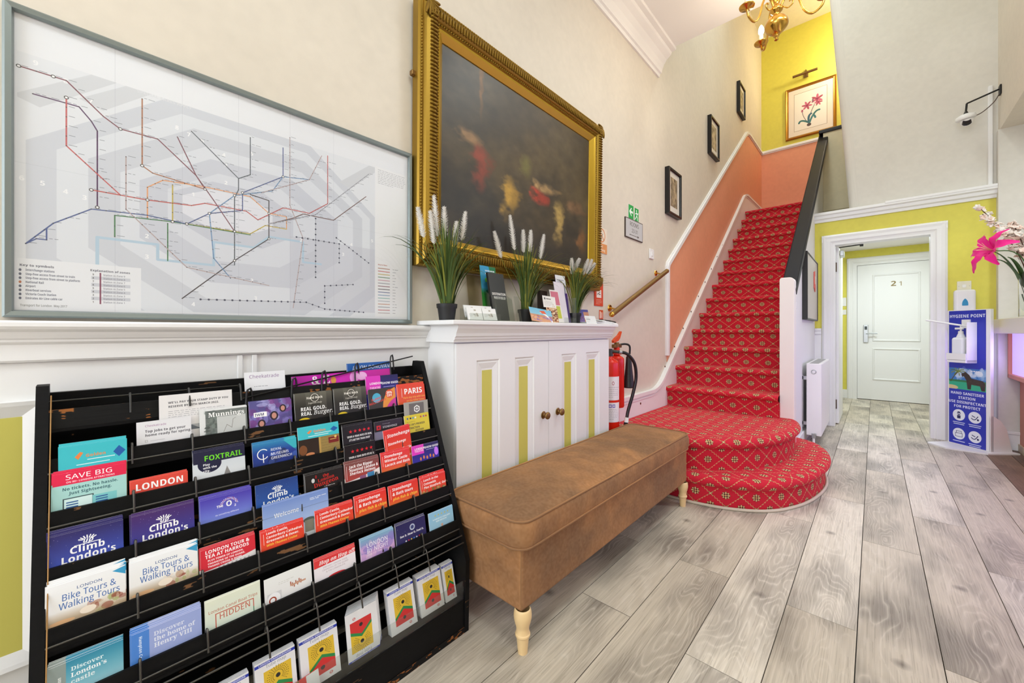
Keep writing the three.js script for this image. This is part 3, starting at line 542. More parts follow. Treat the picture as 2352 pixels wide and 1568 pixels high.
// ================================================================ LEAFLETS IN THE RACK
const LEAN = Math.atan(0.18);
const leafGeos = new Map();
function leafletGeo(w, h, t, pin) {
  const k = [w, h, t].map((v) => v.toFixed(4)).join('|'); if (leafGeos.has(k)) return leafGeos.get(k);
  const g = new THREE.BoxGeometry(w, h, t); g.translate(0, h / 2, 0); const uv = g.attributes.uv;
  for (let i = 0; i < uv.count; i++) if (i < 16 || i >= 20) uv.setXY(i, 0.5, pin);
  leafGeos.set(k, g); return g;
}
const bgrad = (x, W, H, stops, horiz) => { const g = x.createLinearGradient(0, 0, horiz ? W : 0, horiz ? 0 : H); stops.forEach(([p, c]) => g.addColorStop(p, c)); x.fillStyle = g; x.fillRect(0, 0, W, H); };
const fill = (x, c, a, b, w, h) => { x.fillStyle = c; x.fillRect(a, b, w, h); };
const disc = (x, c, a, b, r, r2) => { x.fillStyle = c; x.beginPath(); x.ellipse(a, b, r, r2 ?? r, 0, 0, 7); x.fill(); };
const poly = (x, c, p) => { x.fillStyle = c; x.beginPath(); p.forEach(([a, b], i) => (i ? x.lineTo(a, b) : x.moveTo(a, b))); x.closePath(); x.fill(); };
const star = (x, c, cx, cy, r) => poly(x, c, Array.from({ length: 10 }, (_, k) => [cx + Math.sin(k * PI / 5) * (k % 2 ? r * 0.4 : r), cy - Math.cos(k * PI / 5) * (k % 2 ? r * 0.4 : r)]));
const speck = (x, W, H, n, c, s) => { x.fillStyle = c; for (let i = 0; i < n; i++) { const r = rnd() * s; x.fillRect(rnd() * W, rnd() * H, r, r); } };
const blotch = (x, cols, n, a, b, w, h, s) => { for (let i = 0; i < n; i++) { x.globalAlpha = 0.25 + rnd() * 0.5; disc(x, cols[Math.floor(rnd() * cols.length)], a + rnd() * w, b + rnd() * h, s * (0.3 + rnd()), s * (0.3 + rnd() * 0.8)); } x.globalAlpha = 1; };
const greek = (x, c, a, b, w, n, g, t = 3) => { for (let i = 0; i < n; i++) { let p = a; while (p < a + w * (i === n - 1 ? 0.6 : 1)) { const l = 8 + rnd() * 22; fill(x, c, p, b + i * g, l, t); p += l + 6; } } };
const climb = (top, bot) => (x, W, h, H) => { bgrad(x, W, H, [[0, top], [0.6, bot], [1, bot]]); speck(x, W, H, 90, 'rgba(255,255,255,0.75)', 3); x.strokeStyle = '#fff'; x.lineWidth = 7; for (let k = 0; k < 7; k++) { const a = -1.2 + k * 0.38; x.beginPath(); x.moveTo(W * 0.5 + Math.sin(a) * 26, h * 0.38 - Math.cos(a) * 10); x.lineTo(W * 0.5 + Math.sin(a) * 52, h * 0.38 - Math.cos(a) * 34); x.stroke(); } T(x, 'up', W * 0.5, h * 0.47, 46, '#fff', { a: 'center', i: true }); fill(x, '#fff', W * 0.32, h * 0.49, W * 0.36, 5); T(x, 'Climb', W * 0.5, h * 0.75, 66, '#fff', { a: 'center' }); T(x, "London's", W * 0.52, h * 1.03, 66, '#fff', { a: 'center' }); };
const redTour = (lines, tail, bot) => (x, W, h, H) => { bgrad(x, W, H, [[0, '#e8352e'], [0.45, '#ea4a2c'], [0.75, bot], [1, bot]]); fill(x, 'rgba(255,255,255,0.8)', 22, h * 0.12, 4, h * 0.6); const s = h / (lines.length + (tail ? 1.6 : 0.9)); lines.forEach((t, k) => T(x, t, 44, s * (k + 0.95), Math.min(s * 0.86, k ? 46 : 58), '#fff', { i: false, skew: -0.12 })); if (tail) T(x, tail, 44, s * (lines.length + 0.95), Math.min(s * 0.8, 46), '#ffd24a', { skew: -0.12 }); };
const golden = (x, W, h, H) => { fill(x, '#2a1c12', 0, 0, W, H); fill(x, '#3fc3cf', 0, 0, W, h * 0.42); poly(x, '#f08a4a', [[80, h * 0.2], [110, h * 0.12], [128, h * 0.14], [100, h * 0.25]]); T(x, 'Golden', 140, h * 0.22, 34, '#ef8b4e'); fill(x, '#e8f8fa', 150, h * 0.26, 160, 6); fill(x, '#e8f8fa', 90, h * 0.33, 190, 6); poly(x, '#1b5fae', [[300, h * 0.2], [335, h * 0.1], [375, h * 0.2], [335, h * 0.3]]); fill(x, '#9a8147', W * 0.52, h * 0.42, W * 0.48, h); for (let r = 0; r < 9; r++) for (let k = 0; k < 6; k++) { fill(x, 'rgba(70,50,25,0.35)', W * 0.53 + k * 32 + (r % 2) * 14, h * (0.45 + r * 0.1), 26, 3); } fill(x, '#c09a50', W * 0.48, h * 0.42, 18, h); fill(x, '#7a1d16', W * 0.72, h * 0.5, W * 0.26, h * 0.22); fill(x, '#d9b45c', W * 0.76, h * 0.57, W * 0.16, 7); disc(x, '#e7c36a', W * 0.9, h * 0.5, 12); disc(x, '#7c4a26', W * 0.1, h * 0.8, 36, 46); disc(x, '#d58a5a', W * 0.26, h * 0.98, 40, 16); };
const show = (x, W, h, H) => { bgrad(x, W, H, [[0, '#1b1c54'], [0.5, '#2a2a9a'], [1, '#46309c']]); fill(x, '#e23ac0', 0, 0, W * 0.44, h * 0.55); T(x, 'LONDON', 40, h * 0.26, 34, '#fff'); T(x, 'THEATRE', 40, h * 0.4, 30, '#ffd6f4'); T(x, 'SHOW GUIDE', W * 0.48, h * 0.28, 34, '#fff'); fill(x, '#cfd2ff', W * 0.52, h * 0.36, W * 0.36, 4); for (let k = 0; k < 5; k++) { disc(x, '#e08a4a', W * (0.3 + k * 0.12), h * (0.86 - (k % 2) * 0.06), 12, 20); } disc(x, '#d07cff', W * 0.9, h * 0.6, 30, 50); };
const burger = (x, W, h, H) => { bgrad(x, W, H, [[0, '#5d5b50'], [0.35, '#2c2b26'], [1, '#17171a']]); fill(x, 'rgba(150,148,130,0.18)', W * 0.28, 0, W * 0.12, h); fill(x, 'rgba(190,188,170,0.18)', W * 0.66, 0, W * 0.18, h * 0.9); x.strokeStyle = '#f3f0e6'; x.lineWidth = 5; x.beginPath(); x.arc(W * 0.52, h * 0.2, 40, 0, 7); x.stroke(); T(x, 'Hard Rock', W * 0.52, h * 0.2 + 10, 34, '#f3f0e6', { a: 'center' }); T(x, 'Legends Only', W * 0.52, h * 0.43, 22, '#e8e4d8', { a: 'center', i: true, f: 'serif', b: false }); T(x, 'REAL GOLD.', 52, h * 0.68, 52, '#fff', { sx: 0.9 }); T(x, 'REAL', 52, h * 0.86, 52, '#fff', { sx: 0.9 }); T(x, 'Burger.', 176, h * 0.86, 58, '#fff', { i: true, f: 'serif', b: false }); disc(x, '#e6c81e', W * 0.22, h * 1.08, 64, 38); };
const bike = (x, W, h, H) => { bgrad(x, W, H, [[0, '#f4f6f8'], [0.45, '#efeeec'], [0.62, '#bfa98c'], [1, '#5d4630']]); blotch(x, ['#c9b59a', '#e6d8c4', '#8c4030', '#a8b070'], 22, W * 0.5, h * 0.7, W * 0.5, h * 0.4, 26); T(x, 'LONDON', W * 0.52, h * 0.24, 25, '#35548c', { a: 'center', b: false, sx: 1.25 }); T(x, 'Bike Tours &', W * 0.52, h * 0.45, 58, '#3a66ac', { a: 'center', sx: 0.82, b: false }); T(x, 'Walking Tours', W * 0.53, h * 0.66, 58, '#3a66ac', { a: 'center', sx: 0.82, b: false }); poly(x, '#3a9fce', [[W, h * 0.02], [W * 0.82, h * 0.08], [W, h * 0.25]]); disc(x, '#f3e6d4', W * 0.5, h * 0.86, 40, 24); disc(x, '#e0b284', W * 0.18, h * 0.97, 60, 14); };
const tubeMap = (up) => (x, W, h, H) => { x.save(); if (up) { x.translate(W, H); x.rotate(PI); } fill(x, '#f3f2f4', 0, 0, W, H); fill(x, '#2b3fb4', 0, H * 0.035, W, H * 0.05); T(x, 'LONDON UNDERGROUND', W * 0.5, H * 0.074, 20, '#e8eafc', { a: 'center' }); T(x, 'Tube map', W * 0.26, H * 0.15, 34, '#9d9ea6', { b: false }); const a = W * 0.2, b = H * 0.2, w = W * 0.68, hh = H * 0.6; fill(x, '#ecc438', a, b, w, hh); poly(x, '#2f8f4e', [[a, b + hh * 0.72], [a + w * 0.5, b + hh * 0.42], [a + w, b + hh * 0.6], [a + w, b + hh * 0.7], [a, b + hh * 0.9]]); poly(x, '#dd3434', [[a, b + hh * 0.82], [a + w * 0.5, b + hh * 0.52], [a + w, b + hh * 0.7], [a + w, b + hh], [a, b + hh]]); for (let r = 1; r < 5; r++) for (let k = 0; k < 26; k++) { const t = k / 26 * 2 * PI; if (Math.sin(t) > 0.75) continue; disc(x, '#7c6420', a + w * 0.5 + Math.cos(t) * (26 + r * 13), b + hh * 0.27 + Math.sin(t) * (26 + r * 13), 3.4); } disc(x, '#2a2a2c', a + w * 0.5, b + hh * 0.27, 17); disc(x, '#2a2a2c', a + w * 0.5, b + hh * 0.82, 17); x.strokeStyle = '#d87a7a'; x.lineWidth = 5; x.beginPath(); x.arc(W * 0.74, H * 0.86, 11, 0, 7); x.stroke(); fill(x, '#d87a7a', W * 0.69, H * 0.857, W * 0.1, 5); x.restore(); };
const dk = { castle: 0 };
// [text on it / design, tier, z of its two sides, visible height, setback, copies, label, drawing, roll]
const LEAF = [
  [0, -0.313, -0.418, 0.047, 0.012, 1, 'white leaflet with a pale purple title, standing in the top tier of the black rack', (x, W, h, H) => { fill(x, '#e9ebf0', 0, 0, W, H); T(x, 'Cheekatrade', W * 0.48, h * 0.34, 50, '#8f6f9c', { a: 'center', b: false }); greek(x, '#8d9098', W * 0.22, h * 0.78, W * 0.56, 1, 10, 5); }],
  [0, -0.434, -0.764, 0.026, 0.014, 2, 'wide magenta brochure lying across the top tier of the rack', (x, W, h, H) => { bgrad(x, W, H, [[0, '#a51592'], [0.35, '#d81fc0'], [1, '#c01890']], true); T(x, '& Z', W * 0.16, h * 0.98, 40, '#fff', { f: 'serif' }); disc(x, '#f09ae6', W * 0.58, h * 0.6, 18, 22); disc(x, '#f2b6ea', W * 0.66, h * 0.5, 22, 16); disc(x, '#e2a04a', W * 0.37, h * 0.7, 10, 14); }],
  [0, -0.606, -0.768, 0.052, 0.021, 2, 'blue card with a white capital title behind the magenta brochure', (x, W, h, H) => { fill(x, '#1f5fae', 0, 0, W, H); T(x, 'JASON DONOVAN', W * 0.54, h * 0.36, 42, '#f4f6fa', { a: 'center', b: false, i: true }); }],
  [1, -0.134, -0.282, 0.102, 0.022, 1, 'large white flyer about stamp duty pinned in the rack', (x, W, h, H) => { fill(x, '#eceaea', 0, 0, W, H); T(x, "WE'LL PAY YOUR STAMP DUTY IF YOU", 44, h * 0.2, 18, '#3b3b42'); T(x, 'RESERVE BY 15TH MARCH 2022.', 44, h * 0.29, 18, '#3b3b42'); greek(x, '#a9a9ae', 44, h * 0.37, 290, 4, 12, 3); fill(x, '#b9bcc0', 44, h * 0.72, 190, h * 0.12); poly(x, '#6e757e', [[44, h * 0.84], [80, h * 0.74], [120, h * 0.84], [160, h * 0.73], [210, h * 0.84]]); }],
  [1, -0.094, -0.195, 0.047, 0.012, 1, 'white leaflet about getting the home ready for spring', (x, W, h, H) => { fill(x, '#e6e6ea', 0, 0, W, H); T(x, 'Cheekatrade', 56, h * 0.25, 26, '#a67aa2', { b: false }); T(x, 'Top jobs to get your', 56, h * 0.5, 30, '#3a3a44'); T(x, 'home ready for spring', 56, h * 0.68, 30, '#3a3a44'); x.strokeStyle = '#888'; x.lineWidth = 2; x.strokeRect(56, h * 0.84, 16, 16); fill(x, '#b9b9be', 90, h * 0.88, 100, 4); }],
  [1, -0.21, -0.313, 0.057, 0.012, 2, 'grey exhibition leaflet with a white serif title and a pencil drawing', (x, W, h, H) => { fill(x, '#e4e6e6', 0, 0, W, H); fill(x, '#727976', 40, h * 0.06, W, H); blotch(x, ['#5d6664', '#7d8a84', '#49524f'], 40, 40, h * 0.1, 90, h, 22); fill(x, '#c9cccb', 130, h * 0.34, 240, h); x.strokeStyle = '#6a6460'; x.lineWidth = 3; x.beginPath(); x.moveTo(180, h); x.lineTo(210, h * 0.7); x.lineTo(250, h * 0.85); x.lineTo(262, h * 0.5); x.lineTo(285, h * 0.45); x.stroke(); T(x, 'Munnings', W * 0.55, h * 0.32, 60, '#fff', { a: 'center', f: 'serif' }); }],
  [1, -0.316, -0.423, 0.059, 0.012, 3, 'violet museum leaflet with three faces and a white block logo', (x, W, h, H) => { bgrad(x, W, H, [[0, '#57548f'], [0.5, '#6c5aa6'], [1, '#3a3668']]); blotch(x, ['#8b86c8', '#4a447c', '#b9b6e6', '#7a3f86'], 60, 0, 0, W, h, 40); for (const [a, b, r] of [[0.56, 0.62, 30], [0.26, 0.9, 28], [0.78, 0.34, 26]]) { disc(x, '#2a2030', W * a, h * b, r * 1.25, r * 1.5); disc(x, '#c98f80', W * a, h * b, r * 0.75, r); } fill(x, '#fff', 34, h * 0.4, 116, 46); T(x, 'IWM', 42, h * 0.4 + 37, 38, '#3b3b6b'); }],
  [1, -0.429, -0.54, 0.071, 0.012, 2, 'charcoal burger flyer with white handwriting, beside the museum leaflet', burger],
  [1, -0.543, -0.652, 0.072, 0.012, 2, 'charcoal burger flyer with white handwriting, beside the coupon flyer', burger],
  [1, -0.655, -0.758, 0.058, 0.012, 2, 'dark flyer with a blue globe and a 20% OFF coupon disc', (x, W, h, H) => { fill(x, '#3a3530', 0, 0, W, H); bgrad(x, 0, 0, [[0, '#000'], [1, '#000']]); x.fillStyle = '#e8953c'; x.beginPath(); x.moveTo(W, 0); x.quadraticCurveTo(W * 0.55, h * 0.1, W * 0.5, h); x.lineTo(W, h * 1.4); x.fill(); x.fillStyle = '#d23a9a'; x.beginPath(); x.moveTo(W, h * 0.55); x.quadraticCurveTo(W * 0.75, h * 0.7, W * 0.62, h * 1.1); x.lineTo(W, h * 1.4); x.fill(); disc(x, '#4fb0d0', W * 0.3, h * 0.45, 62); T(x, 'PLANET', W * 0.3, h * 0.56, 40, '#e2483c', { a: 'center', r: -0.2 }); T(x, 'HOLLYWOOD', W * 0.33, h * 0.72, 38, '#e2483c', { a: 'center', r: -0.2 }); disc(x, '#e0552c', W * 0.78, h * 0.3, 56); T(x, '20%', W * 0.78, h * 0.3, 42, '#fff', { a: 'center' }); T(x, 'OFF', W * 0.78, h * 0.46, 42, '#fff', { a: 'center' }); }],
  [1, -0.653, -0.777, 0.102, 0.022, 2, 'pink and blue theatre show guide behind the coupon flyer', show],
  [1, -0.765, -0.882, 0.06, 0.012, 4, 'orange-red tour leaflet titled PARIS', (x, W, h, H) => { bgrad(x, W, H, [[0, '#e6472e'], [0.6, '#e85a30'], [0.7, '#d8a06a'], [1, '#4a74b0']]); fill(x, '#fff', 54, h * 0.14, 4, h * 0.5); T(x, 'PARIS', 84, h * 0.48, 92, '#fff', { sx: 1.02 }); T(x, 'Paris day trip with lunch', 70, h * 0.72, 28, '#f4b24a'); T(x, 'on the Eiffel Tower', 110, h * 0.9, 28, '#f4b24a'); }],
  [2, 0.021, -0.08, 0.115, 0.024, 3, 'turquoise tour brochure with a railway platform photo behind the savings leaflet', golden],
  [2, 0.03, -0.078, 0.064, 0.012, 3, 'pink and mint leaflet headed SAVE BIG', (x, W, h, H) => { fill(x, '#a9d8d4', 0, 0, W, H); fill(x, '#e6204e', 0, 0, W, h * 0.34); T(x, 'SAVE BIG', W * 0.48, h * 0.2, 50, '#fff', { a: 'center', b: false, sx: 1.2 }); T(x, 'ON 80+ LONDON ATTRACTIONS', W * 0.5, h * 0.295, 17, '#ffd3dc', { a: 'center' }); T(x, 'No tickets. No hassle.', W * 0.5, h * 0.5, 28, '#2e5c66', { a: 'center' }); T(x, 'Just Sightseeing.', W * 0.5, h * 0.64, 28, '#2e5c66', { a: 'center' }); x.strokeStyle = '#33444a'; x.lineWidth = 6; x.strokeRect(52, h * 0.74, 150, h); fill(x, '#d6f0ee', 58, h * 0.76, 138, h); fill(x, '#7cc8cc', 200, h * 0.78, 130, h * 0.25); for (let k = 0; k < 3; k++) { fill(x, '#2a5c9a', 66, h * (0.84 + k * 0.07), 60, 8); fill(x, '#2a5c9a', 216, h * (0.84 + k * 0.07), 64, 8); } }],
  [2, -0.081, -0.182, 0.022, 0.012, 2, 'red leaflet of which only the word LONDON shows above its tier', (x, W, h, H) => { fill(x, '#e04a3c', 0, 0, W, H); T(x, 'LONDON', W * 0.5, h * 0.86, 76, '#fff', { a: 'center' }); }],
  [2, -0.19, -0.298, 0.058, 0.012, 4, 'navy leaflet with a lime green title above a pale sky', (x, W, h, H) => { bgrad(x, W, H, [[0, '#c3ced8'], [0.6, '#dfe4e8'], [1, '#b9c4cc']]); fill(x, '#15183c', 0, 0, W, h * 0.45); disc(x, '#15183c', W * 0.3, h * 0.5, 86, 74); T(x, 'FOXTRAIL', W * 0.57, h * 0.38, 62, '#6fd82a', { a: 'center' }); ['Play', 'with the', 'city.'].forEach((t, k) => T(x, t, 66, h * (0.56 + k * 0.12), 25, '#fff')); poly(x, '#8d8a88', [[W * 0.55, h * 1.1], [W * 0.6, h * 0.85], [W * 0.63, h * 0.7], [W * 0.66, h * 0.85], [W * 0.72, h * 1.1]]); }],
  [2, -0.312, -0.421, 0.051, 0.012, 5, 'deep blue museum leaflet with a white circular G logo', (x, W, h, H) => { bgrad(x, W, H, [[0, '#2c86b8'], [0.3, '#1c3f9a'], [1, '#14245e']]); poly(x, '#3ab4c4', [[W * 0.7, 0], [W, 0], [W, h * 0.6]]); blotch(x, ['#23358c', '#5a78c8', '#1a2450'], 24, W * 0.3, h * 0.5, W * 0.7, h * 0.6, 34); x.strokeStyle = '#fff'; x.lineWidth = 8; x.beginPath(); x.arc(86, h * 0.5, 46, 0.6, 5.6); x.stroke(); fill(x, '#fff', 84, h * 0.5, 8, 80); ['ROYAL', 'MUSEUMS', 'GREENWICH'].forEach((t, k) => T(x, t, 152, h * (0.42 + k * 0.2), 34, '#fff', { b: false })); }],
  [2, -0.424, -0.543, 0.073, 0.012, 3, 'turquoise tour brochure with a railway platform photo beside the black theatre leaflet', golden],
  [2, -0.55, -0.652, 0.056, 0.012, 3, 'black theatre leaflet with five red stars in the second tier', (x, W, h, H) => { fill(x, '#131313', 0, 0, W, H); for (let k = 0; k < 5; k++) star(x, '#e01f26', W * (0.26 + k * 0.15), h * 0.3, 24); T(x, "'OVER A YEAR INTO ITS RUN,", W * 0.54, h * 0.6, 32, '#fff', { a: 'center', i: true, sx: 0.74 }); T(x, "IT'S BETTER THAN EVER'", W * 0.54, h * 0.78, 32, '#fff', { a: 'center', i: true, sx: 0.74 }); }],
  [2, -0.66, -0.768, 0.051, 0.02, 2, 'charcoal and lilac leaflet with a red square emblem', (x, W, h, H) => { bgrad(x, W, H, [[0, '#2e2a2e'], [0.34, '#2e2a2e'], [0.36, '#8c86a8'], [1, '#c9c2da']]); fill(x, '#d62a30', 24, h * 0.22, 54, 54); disc(x, '#2e2a2e', 51, h * 0.22 + 27, 11); T(x, 'STONEHENGE', 104, h * 0.42, 32, '#f0eef2', { b: false }); greek(x, '#bdb8c2', 104, h * 0.16, 120, 1, 8, 4); }],
  [2, -0.773, -0.876, 0.1, 0.024, 1, 'grey leaflet with a white hexagon emblem', (x, W, h, H) => { fill(x, '#a8a69a', 0, 0, W, H); fill(x, '#6f6c64', W * 0.2, h * 0.06, W * 0.62, h * 0.5); const P = (r) => Array.from({ length: 6 }, (_, k) => [W * 0.52 + Math.sin(k * PI / 3) * r, h * 0.26 - Math.cos(k * PI / 3) * r]); poly(x, '#f4f4f0', P(52)); poly(x, '#6f6c64', P(36)); fill(x, '#fff', W * 0.52 - 5, h * 0.26 - 22, 10, 44); fill(x, '#fff', W * 0.52 - 22, h * 0.26 - 5, 44, 10); greek(x, '#efeee6', W * 0.32, h * 0.48, W * 0.4, 1, 8, 5); }],
  [2, -0.768, -0.872, 0.054, 0.012, 2, 'yellow attraction leaflet with black capitals', (x, W, h, H) => { fill(x, '#dcc828', 0, 0, W, H); for (const [a, c] of [[0.12, '#3a62a8'], [0.24, '#222'], [0.34, '#4a9ac8'], [0.44, '#e8e4d8'], [0.66, '#c0392b'], [0.78, '#8a4fa0'], [0.88, '#c0392b']]) disc(x, c, W * a, h * 0.16, 13, 12); T(x, "THE UK'S PREMIER", 24, h * 0.6, 36, '#2c2812', { sx: 0.9 }); T(x, 'ATTRACTION', 24, h * 0.8, 36, '#2c2812', { sx: 0.9 }); T(x, 'HISTORY', 150, h * 0.98, 36, '#2c2812', { sx: 0.9 }); greek(x, '#8a7c1c', 30, h * 0.36, 220, 1, 8, 5); }],
  [3, -0.543, -0.646, 0.099, 0.024, 1, 'black theatre leaflet with five red stars behind the ghost walk leaflet', (x, W, h, H) => { fill(x, '#111', 0, 0, W, H); for (let k = 0; k < 5; k++) star(x, '#e01f26', W * (0.26 + k * 0.15), h * 0.2, 24); T(x, "'OVER A YEAR INTO ITS RUN,", W * 0.54, h * 0.4, 32, '#fff', { a: 'center', i: true, sx: 0.74 }); greek(x, '#ddd', W * 0.2, h * 0.47, W * 0.6, 1, 8, 5); disc(x, '#6b6b6b', W * 0.55, h * 0.78, 60, 22); }],
  [3, -0.684, -0.786, 0.122, 0.022, 2, 'red stone circle tour leaflet standing askew above its tier', (x, W, h, H) => { redTour(['Stonehenge', 'Stonehenge', 'Windsor Castle', 'Lacock and Bath'], '', '#f0a03c')(x, W, h, H); }, 0.07],
  [3, 0.034, -0.071, 0.05, 0.012, 6, 'deep blue climbing leaflet with white crown logo in the end pocket', climb('#2a2466', '#3a50b4')],
  [3, -0.08, -0.188, 0.05, 0.012, 6, 'purple climbing leaflet with white crown logo', climb('#46246a', '#3a3a96')],
  [3, -0.196, -0.303, 0.047, 0.012, 6, 'violet to sky blue leaflet with a round speckled logo', (x, W, h, H) => { bgrad(x, W, H, [[0, '#4a3cb0'], [0.5, '#6f7ed8'], [1, '#a9c0ee']]); for (let k = 0; k < 60; k++) { const a = -PI + PI * k / 60; disc(x, k % 3 ? '#e8e8ff' : '#e88a7a', W * 0.54 + Math.cos(a) * (52 + (k % 4) * 5), h * 0.46 + Math.sin(a) * (46 + (k % 4) * 5), 3); } T(x, 'The', W * 0.3, h * 0.5, 28, '#fff'); T(x, 'O', W * 0.54, h * 0.53, 64, '#fff', { a: 'center' }); T(x, '2', W * 0.64, h * 0.6, 26, '#fff'); T(x, 'do something different', W * 0.5, h * 0.84, 17, '#eef', { a: 'center', b: false }); }],
  [3, -0.308, -0.412, 0.051, 0.012, 1, 'bright blue climbing leaflet with white crown logo behind the welcome guide', climb('#1c3f86', '#2a5cae')],
  [3, -0.427, -0.536, 0.044, 0.012, 3, 'black attraction leaflet with jagged red lettering', (x, W, h, H) => { fill(x, '#141210', 0, 0, W, H); disc(x, '#d8d8d8', W * 0.2, h * 0.38, 16, 22); disc(x, '#a01818', W * 0.28, h * 0.2, 8, 18); T(x, 'the', W * 0.54, h * 0.3, 40, '#d8281e', { r: -0.1, a: 'center' }); T(x, 'London', W * 0.54, h * 0.5, 44, '#d8281e', { r: -0.1, a: 'center', f: 'serif' }); T(x, 'Dungeon', W * 0.54, h * 0.74, 56, '#d8281e', { r: -0.1, a: 'center', f: 'serif' }); greek(x, '#cfcfcf', W * 0.48, h * 0.84, W * 0.4, 1, 8, 6); }],
  [3, -0.539, -0.652, 0.046, 0.012, 4, 'brown-red ghost walk leaflet with white slanted title', (x, W, h, H) => { bgrad(x, W, H, [[0, '#7d4a44'], [0.5, '#b04038'], [1, '#c2bfc4']]); fill(x, '#fff', 16, h * 0.1, 3, h * 0.8); ['Jack the Ripper', 'Haunted London &', 'Sherlock Holmes'].forEach((t, k) => T(x, t, 46, h * (0.28 + k * 0.2), 40, '#fff', { skew: -0.12, sx: 0.9 })); x.fillStyle = '#f2e8e6'; x.beginPath(); x.moveTo(0, h); x.quadraticCurveTo(W * 0.5, h * 0.95, W, h * 0.62); x.lineTo(W, h * 1.4); x.lineTo(0, h * 1.4); x.fill(); fill(x, '#8c5a80', W * 0.4, h * 0.84, 70, h); fill(x, '#3f86b8', W * 0.62, h * 0.76, 80, h); }],
  [3, -0.655, -0.765, 0.049, 0.012, 4, 'red to orange stone circle and castle tour leaflet standing straight', redTour(['Stonehenge', 'Windsor Castle', 'Lacock and Bath'], '', '#f0a03c')],
  [3, -0.77, -0.884, 0.049, 0.012, 2, 'pink and blue theatre show guide beside the castle tour leaflet', show],
  [4, 0.035, -0.072, 0.065, 0.012, 6, 'white bike and walking tours leaflet in the end pocket', bike],
  [4, -0.075, -0.188, 0.063, 0.012, 6, 'white bike and walking tours leaflet beside the red afternoon tea leaflet', bike],
  [4, -0.19, -0.3, 0.043, 0.012, 4, 'red leaflet about a city tour with afternoon tea', (x, W, h, H) => { fill(x, '#d8283a', 0, 0, W, H); x.fillStyle = '#e9e4e4'; x.beginPath(); x.moveTo(0, h); x.quadraticCurveTo(W * 0.6, h * 0.95, W, h * 0.74); x.lineTo(W, h * 2); x.lineTo(0, h * 2); x.fill(); for (let k = 0; k < 8; k++) fill(x, '#b5b0b0', W * 0.3 + k * 30, h * 0.96, 12, 40); T(x, 'LONDON TOUR &', 30, h * 0.24, 38, '#fff'); T(x, 'TEA AT HARRODS', 30, h * 0.45, 38, '#fff'); ['PLUS TOWER OF LONDON,', 'CHANGING OF THE GUARD,', 'THAMES CRUISE & MORE...'].forEach((t, k) => T(x, t, 46, h * (0.6 + k * 0.14), 20, '#fff')); }],
  [4, -0.317, -0.482, 0.098, 0.024, 2, 'wide blue welcome guide sticking up above the red leaflets', (x, W, h, H) => { bgrad(x, W, H, [[0, '#7a97d8'], [0.45, '#a9c0ea'], [0.7, '#e2e8ee'], [1, '#f0ece4']]); T(x, 'Welcome', 60, h * 0.36, 34, '#fff', { b: false }); greek(x, '#e6ecfa', 268, h * 0.12, 90, 2, 9, 4); disc(x, '#4f5d58', 260, h * 0.66, 36, 16); fill(x, '#8c8878', 232, h * 0.66, 56, h * 0.3); disc(x, '#39464a', 110, h * 0.86, 40, 12); }],
  [4, -0.309, -0.412, 0.039, 0.012, 4, 'red castle and cathedral tour leaflet in front of the welcome guide', redTour(['Leeds Castle,', 'Canterbury Cathedral,', 'Greenwich & Dover.'], 'With Thames Cruise', '#e8452e')],
  [4, -0.438, -0.547, 0.044, 0.012, 4, 'red castle and cathedral tour leaflet beside the bath tours leaflets', redTour(['Leeds Castle,', 'Canterbury Cathedral,', 'Greenwich & Dover.'], 'With Thames Cruise', '#e8452e')],
  [4, -0.55, -0.655, 0.047, 0.012, 4, 'red and orange bath tours leaflet next to the castle and cathedral leaflet', redTour(['Stonehenge', '& Bath tours'], 'plus fish & chips', '#f2a23a')],
  [4, -0.66, -0.771, 0.048, 0.012, 4, 'red and orange bath tours leaflet next to the country lunch leaflet', redTour(['Stonehenge', '& Bath tours'], 'plus fish & chips', '#f2a23a')],
  [4, -0.777, -0.884, 0.043, 0.012, 5, 'red country lunch tour leaflet with a green field at its foot', (x, W, h, H) => { redTour(['Lunch in the', 'Cotswolds', 'Plus Stratford, Oxford'], '', '#d83a34')(x, W, h, H); blotch(x, ['#8a9a4a', '#c9c08a', '#5a7a3a'], 30, 0, h * 0.85, W, h * 0.3, 20); }],
  [5, 0.032, -0.066, 0.049, 0.012, 6, 'teal palace leaflet with a grey spine panel', (x, W, h, H) => { bgrad(x, W, H, [[0, '#2f8aa8'], [0.5, '#7fbccc'], [1, '#d6e6ea']]); fill(x, '#8d9a96', 0, 0, W * 0.22, H); T(x, 'Discover', W * 0.28, h * 0.34, 38, '#e6f4f6', { f: 'serif' }); T(x, "London's", W * 0.28, h * 0.54, 40, '#fff', { f: 'serif' }); T(x, 'castle', W * 0.28, h * 0.75, 42, '#e6f0f2', { f: 'serif' }); T(x, 'Tower', W * 0.06, h * 0.95, 30, '#e8ecea', { r: -PI / 2 }); T(x, 'of London', W * 0.16, h * 0.98, 26, '#e8ecea', { r: -PI / 2 }); }],
  [5, -0.074, -0.187, 0.049, 0.012, 6, 'periwinkle palace leaflet with a bright blue spine panel', (x, W, h, H) => { fill(x, '#9aa9dc', 0, 0, W, H); fill(x, '#4a84d4', 0, 0, W * 0.24, H); T(x, 'Discover', W * 0.3, h * 0.34, 38, '#dfe4f6', { f: 'serif' }); T(x, 'the home of', W * 0.3, h * 0.54, 38, '#e6eaf8', { f: 'serif' }); T(x, 'Henry VIII', W * 0.3, h * 0.75, 40, '#e6eaf8', { f: 'serif' }); T(x, 'Hampton Court', W * 0.1, h * 0.15, 24, '#dce8fa', { r: PI / 2 }); }],
